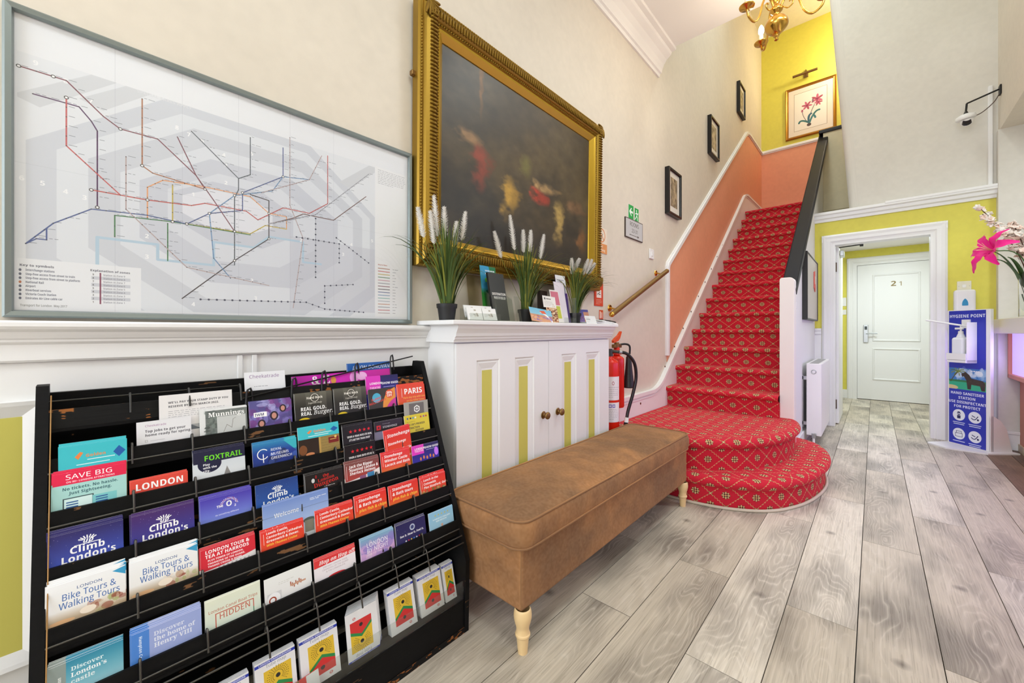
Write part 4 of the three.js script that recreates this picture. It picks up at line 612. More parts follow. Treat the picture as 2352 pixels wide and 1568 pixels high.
  [5, -0.19, -0.299, 0.053, 0.012, 3, 'pale green canal boat trips leaflet with a red line frame', (x, W, h, H) => { bgrad(x, W, H, [[0, '#e2e6d2'], [1, '#cfe0d6']]); T(x, 'London Canal Boat Trips', W * 0.5, h * 0.46, 31, '#b4583c', { a: 'center', b: false }); T(x, 'HIDDEN', W * 0.52, h * 0.78, 60, '#c05a44', { a: 'center', b: false }); x.strokeStyle = '#c0503c'; x.lineWidth = 6; x.beginPath(); x.moveTo(W * 0.18, h * 1.4); x.lineTo(W * 0.18, h * 0.54); x.lineTo(W * 0.86, h * 0.54); x.lineTo(W * 0.86, h * 0.84); x.stroke(); x.strokeStyle = '#3f7a58'; x.beginPath(); x.moveTo(W * 0.86, h * 0.84); x.lineTo(W * 0.86, h * 1.3); x.stroke(); }],
  [5, -0.304, -0.415, 0.051, 0.012, 1, 'almost blank white flyer with a faint skyline and a round badge', (x, W, h, H) => { bgrad(x, W, H, [[0, '#eef0ee'], [1, '#e2e0e2']]); for (let k = 0; k < 7; k++) fill(x, '#b06a56', 200 + k * 14, h * (0.5 + (k * 37 % 5) * 0.03), 10, h * 0.16); fill(x, '#c89a80', 200, h * 0.62, 130, 14); fill(x, '#d2d2d4', 20, h * 0.66, 110, h); disc(x, '#f2f2f4', 70, h * 0.92, 50); x.strokeStyle = '#a0412c'; x.lineWidth = 10; x.beginPath(); x.arc(60, h * 0.96, 24, 0, 7); x.stroke(); greek(x, '#cfcfca', 110, h * 0.34, 110, 2, 14, 4); }],
  [5, -0.418, -0.532, 0.046, 0.012, 3, 'white leaflet with a red slanted script banner about hopping on and off', (x, W, h, H) => { fill(x, '#efe9ee', 0, 0, W, H); poly(x, '#de3a3c', [[0, 0], [W, 0], [W, h * 0.3], [0, h * 0.38]]); T(x, 'Hop on Hop off', W * 0.55, h * 0.28, 44, '#fff', { a: 'center', i: true, f: 'serif' }); ['VINTAGE LONDON TOUR,', 'CHANGING OF THE GUARD', '& THE LONDON EYE'].forEach((t, k) => T(x, t, W * 0.5, h * (0.5 + k * 0.13), 20, '#b9aab2', { a: 'center', b: false })); disc(x, '#d42f34', W * 0.52, h * 1.05, 80, 18); }],
  [5, -0.546, -0.654, 0.051, 0.012, 3, 'lilac and blue leaflet about the city by night', (x, W, h, H) => { bgrad(x, W, H, [[0, '#7fb0cc'], [0.3, '#9c8ccc'], [0.7, '#c49ad0'], [1, '#8a6ab0']]); blotch(x, ['#d8a8d8', '#8a7cc8', '#e8c8e0'], 26, 0, h * 0.3, W, h * 0.7, 50); T(x, 'LONDON', 60, h * 0.48, 64, '#f4f0fa', { b: false, sx: 0.95 }); T(x, 'BY NIGHT', 60, h * 0.74, 60, '#f4f0fa', { b: false, sx: 0.95 }); T(x, 'OPEN TOP TOUR', 62, h * 0.88, 22, '#f4e0f0', { b: false }); poly(x, '#30202c', [[W * 0.6, h], [W * 0.63, h * 0.78], [W * 0.66, h]]); }],
  [5, -0.658, -0.768, 0.051, 0.012, 4, 'midnight blue leaflet with a pale roundel and small white slogan', (x, W, h, H) => { bgrad(x, W, H, [[0, '#26265a'], [0.6, '#2a2a62'], [1, '#6a5aa8']]); disc(x, '#b9c2d8', W * 0.54, h * 0.36, 34); disc(x, '#3a4478', W * 0.54, h * 0.36, 20); T(x, 'See it. Hear it. Feel it.', W * 0.52, h * 0.72, 30, '#fff', { a: 'center' }); speck(x, W, h, 10, '#fff', 3); for (let k = 0; k < 7; k++) disc(x, ['#f4f4f4', '#d83a3a', '#e8c840', '#4a8ad0'][k % 4], W * (0.3 + k * 0.09), h * 0.98, 9, 8); }],
  [5, -0.779, -0.882, 0.047, 0.012, 2, 'sky blue theatre leaflet with five small gold stars', (x, W, h, H) => { bgrad(x, W, H, [[0, '#8cc0e0'], [1, '#a8cfe6']]); for (let k = 0; k < 5; k++) star(x, '#c9c06a', W * (0.26 + k * 0.13), h * 0.24, 16); T(x, "'A PERFECTLY REALISED", W * 0.5, h * 0.52, 25, '#e8f4fb', { a: 'center' }); T(x, "NEW MUSICAL'", W * 0.5, h * 0.66, 25, '#e8f4fb', { a: 'center' }); disc(x, '#d8a890', W * 0.5, h * 0.94, 16, 18); }],
];
const leafTexUse = new Map();
function leafletStack(row, z0, z1, vis0, off0, copies, label, draw, roll = 0) {
  const tall = vis0 > 0.085 || off0 > 0.017, lean = tall ? Math.atan(0.11) : LEAN, off = tall ? 0.0165 : 0.0065, vis = vis0 + 0.003;
  const [xk, yk] = ROWS[row], w = Math.abs(z0 - z1) - 0.003, below = 0.036, len = (vis + below) / Math.cos(lean), W = 384, H = Math.round(W * len / w), hv = H * vis / (vis + below);
  const key = draw; let m;
  const kk = leafTexUse.get(key) || []; m = kk.find((e) => Math.abs(e.H - H) < 14)?.m;
  if (!m) { const t = canvas(W, H, (x) => { draw(x, W, hv, H); x.fillStyle = '#f1efec'; x.fillRect(0, H - 5, W, 5); }); m = std(0xffffff, 0.32, { map: t }); kk.push({ H, m }); leafTexUse.set(key, kk); }
  const g = leafletGeo(w, len, 0.0011, 2.5 / H);
  for (let k = 0; k < copies; k++) {
    const o = new THREE.Mesh(g, m); o.castShadow = o.receiveShadow = true; o.name = numbered('leaflet'); scene.add(o);
    const back = off + k * 0.0016, up = k ? rr(0.001, 0.0035) * Math.min(k, 3) : 0;
    o.position.set(xk - back + below * Math.tan(lean), yk - below + up, (z0 + z1) / 2 + (k ? rr(-0.0015, 0.0025) : 0));
    o.rotation.set(-lean, PI / 2, roll + (k ? rr(-0.012, 0.012) : 0), 'YXZ');
    tag(o, k ? 'copy behind the ' + label : label, 'leaflet', copies > 1 ? 'stack: ' + label : undefined);
  }
}
for (const L of LEAF) leafletStack(...L);
// pocket maps standing in the bottom tray
{
  const mk = (up) => std(0xffffff, 0.4, { map: canvas(300, 460, (x, W, H) => { tubeMap(up)(x, W, H, H); x.fillStyle = '#f3f2f4'; x.fillRect(0, H - 4, W, 4); }) }), A = mk(false), B = mk(true);
  const maps = [[-0.205, -0.275, 0.118, A, 4, 'furthest from the bench'], [-0.285, -0.375, 0.122, A, 4, 'third-largest gap beside it'], [-0.383, -0.481, 0.122, A, 4, 'between red map and inverted pile'], [-0.5, -0.594, 0.125, B, 9, 'in an upside-down fanned pile'], [-0.63, -0.722, 0.126, A, 5, 'beside the inverted pile'], [-0.735, -0.827, 0.122, A, 6, 'touching the last pile'], [-0.832, -0.88, 0.12, A, 4, 'wedged against the side panel']];
  maps[1][5] = 'behind the loose red map';
  const red = std(0xffffff, 0.4, { map: canvas(300, 200, (x, W, H) => { fill(x, '#f3f2f4', 0, 0, W, H); poly(x, '#2f8f4e', [[20, 0], [120, 0], [20, 90]]); poly(x, '#dd3434', [[120, 0], [180, 0], [180, H], [20, H], [20, 90]]); x.strokeStyle = '#d87a7a'; x.lineWidth = 4; x.beginPath(); x.arc(230, 150, 14, 0, 7); x.stroke(); }) });
  for (const [z0, z1, h, m, n, what] of maps) {
    const w = Math.abs(z1 - z0) - 0.002, g = leafletGeo(w, h / 0.97, 0.003, 2 / 460), label = 'white and yellow pocket map, ' + what;
    for (let k = 0; k < n; k++) {
      const o = mesh('pocket_map', g, m); o.position.set(0.338 - k * 0.0042, 0.1085, (z0 + z1) / 2 - (n > 6 ? k * 0.003 : 0)); o.rotation.set(-0.25 * (n > 6 ? 0.8 : 1), PI / 2, 0, 'YXZ');
      tag(o, k ? 'copy behind the front ' + label : 'front ' + label, 'map', 'pile: ' + label);
    }
  }
  const o = mesh('pocket_map', leafletGeo(0.075, 0.05, 0.003, 0.5), red); o.position.set(0.349, 0.1085, -0.385); o.rotation.set(-0.2, PI / 2, 0.06, 'YXZ'); tag(o, 'low loose red and white map lying in front of the other maps in the tray', 'map');
}
// ================================================================ THINGS ON THE LEFT WALL (local x runs away from the camera, z out of the wall)
function onWall(name, label, category, zNear, zFar, y0, y1, x = 0.0005, group) { const t = thing(name, label, category, [x, (y0 + y1) / 2, (zNear + zFar) / 2], PI / 2, group); return [t, zNear - zFar, y1 - y0]; }
{ // framed transport map
  const [t, w, h] = onWall('framed_map', 'large framed white and grey railway map with thin coloured lines under glass', 'map', 0.103, -0.912, 1.05, 1.728);
  const tex = canvas(2048, 1366, (x, W, H) => {
    fill(x, '#eceef2', 0, 0, W, H);
    const P = (p) => [p[0] * W, p[1] * H];
    // pale zone bands
    const L = 0.008, Rr = 0.855, B0 = 0.13, B1 = 0.985;
    x.save(); x.beginPath(); x.rect(L * W, B0 * H, (Rr - L) * W, (B1 - B0) * H); x.clip();
    const oct = (cx, cy, rx, ry, c) => { const k = 0.42; poly(x, c, [[cx - rx, cy - ry * k], [cx - rx * k, cy - ry], [cx + rx * k, cy - ry], [cx + rx, cy - ry * k], [cx + rx, cy + ry * k], [cx + rx * k, cy + ry], [cx - rx * k, cy + ry], [cx - rx, cy + ry * k]].map(P)); };
    fill(x, '#e6e9ee', 0, 0, W, H);
    const Z = [['#d3d7df', 0.44, 0.64, 0.42, 0.52], ['#e2e6ec', 0.45, 0.62, 0.385, 0.45], ['#d2d6de', 0.46, 0.6, 0.345, 0.385], ['#e0e4eb', 0.47, 0.6, 0.3, 0.325], ['#d0d4de', 0.46, 0.59, 0.255, 0.265], ['#dce0e8', 0.45, 0.57, 0.19, 0.19], ['#cdd1dc', 0.42, 0.55, 0.15, 0.13], ['#e4e6ee', 0.4, 0.54, 0.11, 0.085]];
    for (const [c, a, b, r, s] of Z) oct(a, b, r, s, c);
    for (const [a, b] of [[0.0, 0.03], [0.1, -0.02], [0.72, 0.02]]) poly(x, '#d6d9de', [[a, b + 0.25], [a + 0.16, b + 0.05], [a + 0.2, b + 0.05], [a + 0.04, b + 0.27]].map(P));
    fill(x, 'rgba(200,202,214,0.55)', 0.56 * W, 0.6 * H, 0.3 * W, 0.36 * H);
    x.strokeStyle = '#b7cfe0'; x.lineWidth = 13; x.lineJoin = 'round'; x.beginPath(); [[0.01, 0.84], [0.13, 0.84], [0.13, 0.72], [0.24, 0.72], [0.24, 0.78], [0.36, 0.78], [0.36, 0.68], [0.46, 0.68], [0.5, 0.62], [0.6, 0.62], [0.6, 0.72], [0.66, 0.72]].forEach((p, i) => (i ? x.lineTo(...P(p)) : x.moveTo(...P(p)))); x.stroke();
    x.restore();
    const nums = [[9, 0.03, 0.16], [8, 0.075, 0.19], [7, 0.115, 0.235], [8, 0.275, 0.24], [7, 0.3, 0.255], [6, 0.33, 0.265], [5, 0.45, 0.26], [4, 0.38, 0.3], [3, 0.385, 0.34], [6, 0.01, 0.56], [5, 0.04, 0.565], [4, 0.075, 0.58], [3, 0.105, 0.59], [2, 0.385, 0.42], [1, 0.31, 0.5], [1, 0.405, 0.71], [2, 0.215, 0.7], [3, 0.215, 0.78], [2, 0.59, 0.62], [2, 0.45, 0.84], [3, 0.46, 0.92], [4, 0.31, 0.96], [4, 0.76, 0.6], [3, 0.73, 0.66], [5, 0.84, 0.56]];
    nums.forEach(([n, a, b]) => T(x, String(n), a * W, b * H, 30, '#f8f9fb'));
    const line = (c, pts, wd = 5) => { x.strokeStyle = c; x.lineWidth = wd; x.lineJoin = 'round'; x.lineCap = 'round'; x.beginPath(); pts.forEach((p, i) => (i ? x.lineTo(...P(p)) : x.moveTo(...P(p)))); x.stroke(); };
    const stops = (pts, n, c = '#333') => { for (let i = 0; i + 1 < pts.length; i++) { const k = Math.max(1, Math.round(Math.hypot((pts[i + 1][0] - pts[i][0]) * 1.5, pts[i + 1][1] - pts[i][1]) / n)); for (let j = 0; j < k; j++) { const q = P([pts[i][0] + (pts[i + 1][0] - pts[i][0]) * j / k, pts[i][1] + (pts[i + 1][1] - pts[i][1]) * j / k]); x.fillStyle = c; x.fillRect(q[0] - 2, q[1] - 2, 4, 4); greek(x, 'rgba(70,74,90,0.55)', q[0] + 8, q[1] - 8, 24 + rnd() * 22, 1, 8, 2.4); } } };
    const G = '#b9a7a8';
    const net = [['#7c3f4c', [[0.01, 0.18], [0.06, 0.18], [0.08, 0.18], [0.14, 0.27], [0.17, 0.3], [0.24, 0.3], [0.32, 0.41], [0.34, 0.46]]], ['#4e2c58', [[0.03, 0.26], [0.1, 0.26], [0.12, 0.3], [0.13, 0.33], [0.13, 0.61]]], ['#c65a5c', [[0.08, 0.24], [0.08, 0.41], [0.17, 0.55]]], ['#c2504c', [[0.12, 0.55], [0.22, 0.55], [0.31, 0.54], [0.34, 0.52], [0.44, 0.52], [0.47, 0.55], [0.54, 0.47], [0.62, 0.47], [0.68, 0.4], [0.68, 0.15]]], ['#a86a48', [[0.21, 0.16], [0.21, 0.42], [0.23, 0.44], [0.34, 0.46]]], ['#e8a06a', [[0.22, 0.62], [0.22, 0.5], [0.25, 0.46], [0.34, 0.45], [0.45, 0.45], [0.5, 0.51], [0.55, 0.51], [0.55, 0.57]]], ['#c2a93c', [[0.27, 0.47], [0.27, 0.62], [0.36, 0.62], [0.45, 0.62], [0.49, 0.57], [0.55, 0.57]]], ['#3f7a4c', [[0.16, 0.71], [0.16, 0.63], [0.27, 0.62], [0.45, 0.625]]], ['#3f7a4c', [[0.26, 0.63], [0.26, 0.78]]], ['#4a5c92', [[0.02, 0.77], [0.06, 0.69], [0.12, 0.62], [0.22, 0.61], [0.3, 0.62], [0.35, 0.56], [0.43, 0.52], [0.43, 0.44], [0.54, 0.32], [0.54, 0.18]]], ['#56606a', [[0.31, 0.23], [0.42, 0.38], [0.42, 0.43], [0.41, 0.47], [0.41, 0.77]]], ['#56606a', [[0.45, 0.18], [0.45, 0.35], [0.42, 0.38]]], ['#3a343a', [[0.29, 0.93], [0.41, 0.75], [0.5, 0.63], [0.5, 0.45], [0.45, 0.44]]], ['#6d93bb', [[0.4, 0.83], [0.36, 0.75], [0.35, 0.56], [0.41, 0.46], [0.51, 0.4], [0.54, 0.32], [0.62, 0.3]]], ['#6a4a44', [[0.5, 0.56], [0.57, 0.51], [0.6, 0.48], [0.7, 0.48], [0.82, 0.31]]], ['#a4a6b0', [[0.83, 0.18], [0.64, 0.47], [0.5, 0.56]]], [G, [[0.18, 0.4], [0.18, 0.6], [0.3, 0.8], [0.5, 0.85]]], [G, [[0.56, 0.12], [0.56, 0.45], [0.6, 0.6], [0.57, 0.95]]], [G, [[0.48, 0.42], [0.62, 0.3], [0.66, 0.16]]], ['#7d4a58', [[0.28, 0.27], [0.32, 0.41], [0.36, 0.5], [0.41, 0.62]]], ['#4a5c92', [[0.02, 0.77], [0.035, 0.75], [0.05, 0.75], [0.05, 0.71]]]];
    for (const [c, p] of net) { line(c, p); stops(p, 0.035); }
    for (const p of [[[0.64, 0.49], [0.64, 0.79]], [[0.33, 0.93], [0.61, 0.92], [0.67, 0.95], [0.81, 0.96]], [[0.67, 0.92], [0.67, 0.83], [0.77, 0.81]], [[0.71, 0.57], [0.83, 0.68]], [[0.58, 0.6], [0.72, 0.6], [0.72, 0.7]]]) { line('#8f93a0', p, 3); for (let i = 0; i + 1 < p.length; i++) { const k = Math.round(Math.hypot((p[i + 1][0] - p[i][0]) * 1.5, p[i + 1][1] - p[i][1]) / 0.028); for (let j = 0; j <= k; j++) { const q = P([p[i][0] + (p[i + 1][0] - p[i][0]) * j / k, p[i][1] + (p[i + 1][1] - p[i][1]) * j / k]); disc(x, '#3d4256', q[0], q[1], 5.5); } } }
    for (const q of [[0.01, 0.18], [0.06, 0.18], [0.08, 0.24], [0.34, 0.46], [0.41, 0.46], [0.43, 0.44], [0.5, 0.51], [0.35, 0.56], [0.27, 0.62], [0.3, 0.62], [0.41, 0.62], [0.54, 0.32], [0.5, 0.63], [0.12, 0.55], [0.22, 0.55], [0.13, 0.61], [0.17, 0.3], [0.21, 0.42], [0.41, 0.75]]) { const p = P(q); x.lineWidth = 3; x.strokeStyle = '#333'; x.fillStyle = '#fff'; x.beginPath(); x.arc(p[0], p[1], 6.5, 0, 7); x.fill(); x.stroke(); }
    // key
    fill(x, '#eceef2', 0.008 * W, 0.82 * H, 0.2 * W, 0.165 * H);
    T(x, 'Key to symbols', 0.011 * W, 0.846 * H, 15, '#4a4d5c', { sx: 0.95 }); T(x, 'Explanation of zones', 0.118 * W, 0.846 * H, 15, '#4a4d5c', { sx: 0.95 });
    ['Interchange stations', 'Step-free access from street to train', 'Step-free access from street to platform', 'National Rail', 'Airport', 'Riverboat services', 'Victoria Coach Station', 'Emirates Air Line cable car'].forEach((s, k) => { const yy = (0.862 + k * 0.0135) * H; disc(x, k === 3 ? '#c0704a' : '#5a5e72', 0.012 * W, yy - 4, 4, 6); T(x, s, 0.0195 * W, yy, 14, '#5e6272', { sx: 0.62 }); });
    for (let k = 0; k < 9; k++) { const yy = (0.861 + k * 0.0125) * H; if (k % 2) fill(x, '#cfd2da', 0.12 * W, yy - 13, 0.068 * W, 16); T(x, String(9 - k), 0.122 * W, yy, 12, '#555', { sx: 0.8 }); T(x, 'Station in Zone ' + (9 - k), 0.14 * W, yy, 13, '#6a6a78', { sx: 0.8, b: false }); } fill(x, '#7c3350', 0.134 * W, 0.85 * H, 5, 0.115 * H);
    T(x, 'Transport for London  May 2017', 0.012 * W, 0.981 * H, 14, '#666', { b: false, sx: 0.7 });
    fill(x, '#f0f1f3', 0.858 * W, 0.12 * H, 0.135 * W, 0.86 * H); greek(x, '#9a9aa2', 0.868 * W, 0.135 * H, 0.11 * W, 9, 13, 2.6);
    T(x, 'Key to lines', 0.868 * W, 0.685 * H, 14, '#b05a4a'); ['#a86a48', '#c2504c', '#c2a93c', '#3f7a4c', '#c98a9a', '#8a8d98', '#7c3f4c', '#3a343a', '#4a5c92', '#6d93bb', '#7ab5ac', '#b0b4bc', '#c98a6a', '#8f93a0', '#c05a5c', '#b9a7a8'].forEach((c, k) => { fill(x, c, 0.868 * W, (0.7 + k * 0.0172) * H, 0.05 * W, 5); greek(x, '#9a9aa2', 0.93 * W, (0.7 + k * 0.0172) * H, 38, 1, 8, 3.4); });
    // paper joints
    for (const a of [0.16, 0.29, 0.42, 0.56, 0.7]) fill(x, 'rgba(120,124,140,0.16)', a * W, 0, 2, H); fill(x, 'rgba(120,124,140,0.12)', 0, 0.5 * H, W, 2);
    T(x, 'SPECIAL FARES APPLY', 0.2 * W, 0.14 * H, 22, '#dfe1e6');
  });
  mesh('frame', frameGeo(w, h, [[0, 0], [0, 0.02], [0.004, 0.024], [0.013, 0.022], [0.016, 0.012]]), M.alu, t);
  const p = mesh('print', bx(-w / 2 + 0.012, w / 2 - 0.012, -h / 2 + 0.012, h / 2 - 0.012, 0.003, 0.009), std(0xffffff, 0.5, { map: tex }), t);
  const uv = p.geometry.attributes.uv, ps = p.geometry.attributes.position; for (let i = 0; i < uv.count; i++) uv.setXY(i, (ps.getX(i) + w / 2 - 0.012) / (w - 0.024), (ps.getY(i) + h / 2 - 0.012) / (h - 0.024));
  mesh('glazing', bx(-w / 2 + 0.013, w / 2 - 0.013, -h / 2 + 0.013, h / 2 - 0.013, 0.0125, 0.0145), phys(0xffffff, 0.04, { transmission: 1, thickness: 0, ior: 1.4 }), t);
}
{ // oil painting in a gilt frame: a plain dark stand-in
  const [t, w, h] = onWall('oil_painting', 'large dark brown oil painting in an ornate gilt frame above the white cabinet', 'painting', -0.918, -2.35, 1.285, 2.366, 0.012);
  t.rotation.order = 'YXZ'; t.rotation.x = 0.012;
  const gold = std(0x9a7a2c, 0.42, { metalness: 0.8 }), goldDk = std(0x836420, 0.5, { metalness: 0.75 });
  mesh('frame', frameGeo(w, h, [[0, 0], [0, 0.034], [0.006, 0.042], [0.016, 0.044], [0.022, 0.04], [0.03, 0.052], [0.05, 0.066], [0.066, 0.066], [0.078, 0.056], [0.083, 0.048], [0.09, 0.05], [0.094, 0.044]]), gold, t);
  mesh('slip', frameGeo(w - 0.188, h - 0.188, [[0, 0.044], [0.003, 0.047], [0.01, 0.043], [0.034, 0.024], [0.036, 0.018]]), std(0xc09c34, 0.32, { metalness: 0.85 }), t);
  // moulded ornament: gadroons along the crown and beads along the inner edge
  const gad = [], bead = [], el = new THREE.SphereGeometry(1, 7, 5), sp = new THREE.SphereGeometry(0.0042, 6, 4);
  const side = (len, ang, dist) => { const n = Math.round((len - 0.1) / 0.0155); for (let k = 0; k < n; k++) { const u = -(len - 0.1) / 2 + (k + 0.5) * (len - 0.1) / n; const g = el.clone(); g.scale(0.0056, 0.019, 0.009); g.translate(u, dist - 0.057, 0.0655); g.rotateZ(ang); gad.push(g); } const m = Math.round((len - 0.17) / 0.0125); for (let k = 0; k < m; k++) { const u = -(len - 0.17) / 2 + (k + 0.5) * (len - 0.17) / m; const g = sp.clone(); g.translate(u, dist - 0.087, 0.051); g.rotateZ(ang); bead.push(g); const q = sp.clone(); q.translate(u, dist - 0.012, 0.044); q.rotateZ(ang); bead.push(q); } };
  side(w, 0, h / 2); side(w, PI, h / 2); side(h, PI / 2, w / 2); side(h, -PI / 2, w / 2);
  for (const [n, g, m] of [['gadroon_moulding', gad, goldDk], ['bead_moulding', bead, gold]]) { const o = mesh(n, g, m, t); o.userData.kind = 'stuff'; }
  for (const [a, b] of [[-1, -1], [1, -1], [1, 1], [-1, 1]]) { const g = []; for (let k = 0; k < 7; k++) { const e = el.clone(); e.scale(0.007, 0.03, 0.009); e.translate(0, 0.03, 0); e.rotateZ((k - 3) * 0.33); g.push(e); } const o = mesh('corner_leaf', g, goldDk, t); o.position.set(a * (w / 2 - 0.03), b * (h / 2 - 0.03), 0.064); o.rotation.z = Math.atan2(-b, -a) - PI / 2; }
  const pic = pixelTex(768, 576, (u, v) => {
    // generic, figureless: brown ground, warm drifts of ochre, red and olive in the lower half
    const n = fbm(u * 5, v * 4, 201, 4), m = fbm(u * 22, v * 26, 211, 3), y = 1 - v;
    let c = mix([34, 26, 18], [84, 68, 38], clamp((n - 0.3) * 1.6, 0, 1));
    const glow = Math.exp(-(((u - 0.55) / 0.25) ** 2 + ((y - 0.38) / 0.2) ** 2)); c = mix(c, [126, 104, 60], glow * 0.7 * n * 1.5);
    const d = [[0.37, 0.67, 0.055, 0.13, [196, 150, 50]], [0.72, 0.72, 0.05, 0.15, [206, 172, 92]], [0.2, 0.55, 0.06, 0.12, [140, 48, 26]], [0.58, 0.57, 0.07, 0.07, [186, 52, 30]], [0.47, 0.42, 0.05, 0.09, [104, 98, 42]], [0.15, 0.42, 0.08, 0.05, [150, 112, 70]], [0.63, 0.5, 0.1, 0.04, [168, 134, 84]], [0.93, 0.8, 0.05, 0.1, [120, 76, 34]], [0.86, 0.58, 0.1, 0.05, [118, 84, 52]], [0.2, 0.12, 0.012, 0.16, [118, 76, 24]]];
    for (const [a, b, r, s, k] of d) { const q = Math.hypot((u - a) / r + (m - 0.5) * 1.6, (y - b) / s + (n - 0.5) * 1.8); if (q < 1.1) c = mix(c, k, clamp((1.1 - q) * 1.5, 0, 1) * (0.55 + m * 0.5)); }
    return c.map((q) => clamp(q + (m - 0.5) * 22));
  });
  const p = mesh('canvas', bx(-w / 2 + 0.12, w / 2 - 0.12, -h / 2 + 0.12, h / 2 - 0.12, 0.008, 0.02), std(0xffffff, 0.42, { map: pic }), t), uv = p.geometry.attributes.uv, ps = p.geometry.attributes.position;
  for (let i = 0; i < uv.count; i++) uv.setXY(i, (ps.getX(i) + w / 2 - 0.12) / (w - 0.24), (ps.getY(i) + h / 2 - 0.12) / (h - 0.24));
  mesh('hanging_bracket', bx(-w / 2 - 0.016, -w / 2 + 0.01, 0.215, 0.235, 0.0, 0.02, 0.004), M.brassDull, t);
}
function flatSign(t, w, h, d, m, back = M.plastic) { const s = mesh('plate', bx(-w / 2, w / 2, -h / 2, h / 2, 0, d), back, t); const f = mesh('printed_face', new THREE.PlaneGeometry(w - 0.001, h - 0.001), m, s); f.position.z = d + 0.0006; return s; }
{
  const [t, w, h] = onWall('no_smoking_sign', 'faded orange and white no smoking sign beside the gilt picture frame', 'sign', -2.365, -2.515, 1.555, 1.73);
  flatSign(t, w, h, 0.003, std(0xffffff, 0.4, { map: canvas(256, 300, (x, W, H) => { fill(x, '#efe2cf', 0, 0, W, H); fill(x, '#e79a5c', 0, H * 0.62, W, H * 0.38); x.strokeStyle = '#e0935e'; x.lineWidth = 15; x.beginPath(); x.arc(W / 2, H * 0.3, 76, 0, 7); x.stroke(); x.beginPath(); x.moveTo(W / 2 - 52, H * 0.3 - 52); x.lineTo(W / 2 + 52, H * 0.3 + 52); x.stroke(); x.strokeStyle = '#7a5a40'; x.lineWidth = 9; x.beginPath(); x.moveTo(W * 0.45, H * 0.45); x.lineTo(W * 0.6, H * 0.22); x.stroke(); disc(x, '#3a2a20', W * 0.46, H * 0.44, 9, 12); T(x, 'No', W / 2, H * 0.77, 40, '#f6e6d2', { a: 'center' }); T(x, 'Smoking', W / 2, H * 0.92, 40, '#f6e6d2', { a: 'center' }); }) }));
}
{
  const [t, w, h] = onWall('rooms_sign', 'grey sign reading ROOMS 23-31 with an arrow in a thin dark frame', 'sign', -2.784, -3.085, 1.731, 1.881);
  flatSign(t, w, h, 0.008, std(0xffffff, 0.4, { map: canvas(400, 220, (x, W, H) => { fill(x, '#c9c8c8', 0, 0, W, H); x.strokeStyle = '#4c3f38'; x.lineWidth = 10; x.strokeRect(3, 3, W - 6, H - 6); T(x, 'ROOMS', W * 0.5, 78, 64, '#3b3634', { a: 'center', b: false, sx: 0.95 }); T(x, '23-31', W * 0.53, 148, 58, '#3b3634', { a: 'center', b: false }); x.lineWidth = 6; x.strokeStyle = '#3b3634'; x.beginPath(); x.moveTo(95, 180); x.lineTo(285, 180); x.stroke(); poly(x, '#3b3634', [[275, 166], [312, 180], [275, 194]]); poly(x, '#3b3634', [[105, 171], [88, 180], [105, 189]]); }) }), std(0x4c3f38, 0.5));
}
{
  const [t, w, h] = onWall('exit_arrow_sign', 'green fire exit arrow tile above the rooms sign', 'sign', -2.845, -2.93, 1.885, 1.99);
  flatSign(t, w, h, 0.003, std(0xffffff, 0.4, { map: canvas(160, 200, (x, W, H) => { fill(x, '#12a84a', 0, 0, W, H); poly(x, '#f2fff6', [[20, 100], [80, 40], [104, 40], [74, 84], [142, 84], [142, 116], [74, 116], [104, 160], [80, 160]]); }) }));
  const [q, a, b] = onWall('running_man_sign', 'green running figure exit tile above the rooms sign', 'sign', -2.95, -3.02, 1.885, 1.985);
  flatSign(q, a, b, 0.003, std(0xffffff, 0.4, { map: canvas(140, 200, (x, W, H) => { fill(x, '#12a84a', 0, 0, W, H); disc(x, '#f2fff6', 62, 40, 15); x.strokeStyle = '#f2fff6'; x.lineWidth = 18; x.lineCap = 'round'; for (const p of [[[66, 64], [74, 118]], [[66, 70], [30, 92]], [[70, 72], [104, 90], [120, 70]], [[74, 118], [44, 150], [20, 176]], [[76, 118], [104, 146], [98, 186]]]) { x.beginPath(); p.forEach((s, i) => (i ? x.lineTo(...s) : x.moveTo(...s))); x.stroke(); } }) }));
}
{
  const [t, w, h] = onWall('wall_switch', 'small white light switch on the cream wall above the brass handrail', 'switch', -3.222, -3.308, 1.625, 1.708);
  mesh('plate', bx(-w / 2, w / 2, -h / 2, h / 2, 0, 0.01, 0.004), M.plastic, t); mesh('rocker', bx(-0.012, 0.012, -0.018, 0.018, 0.008, 0.014, 0.002), M.plastic, t);
}
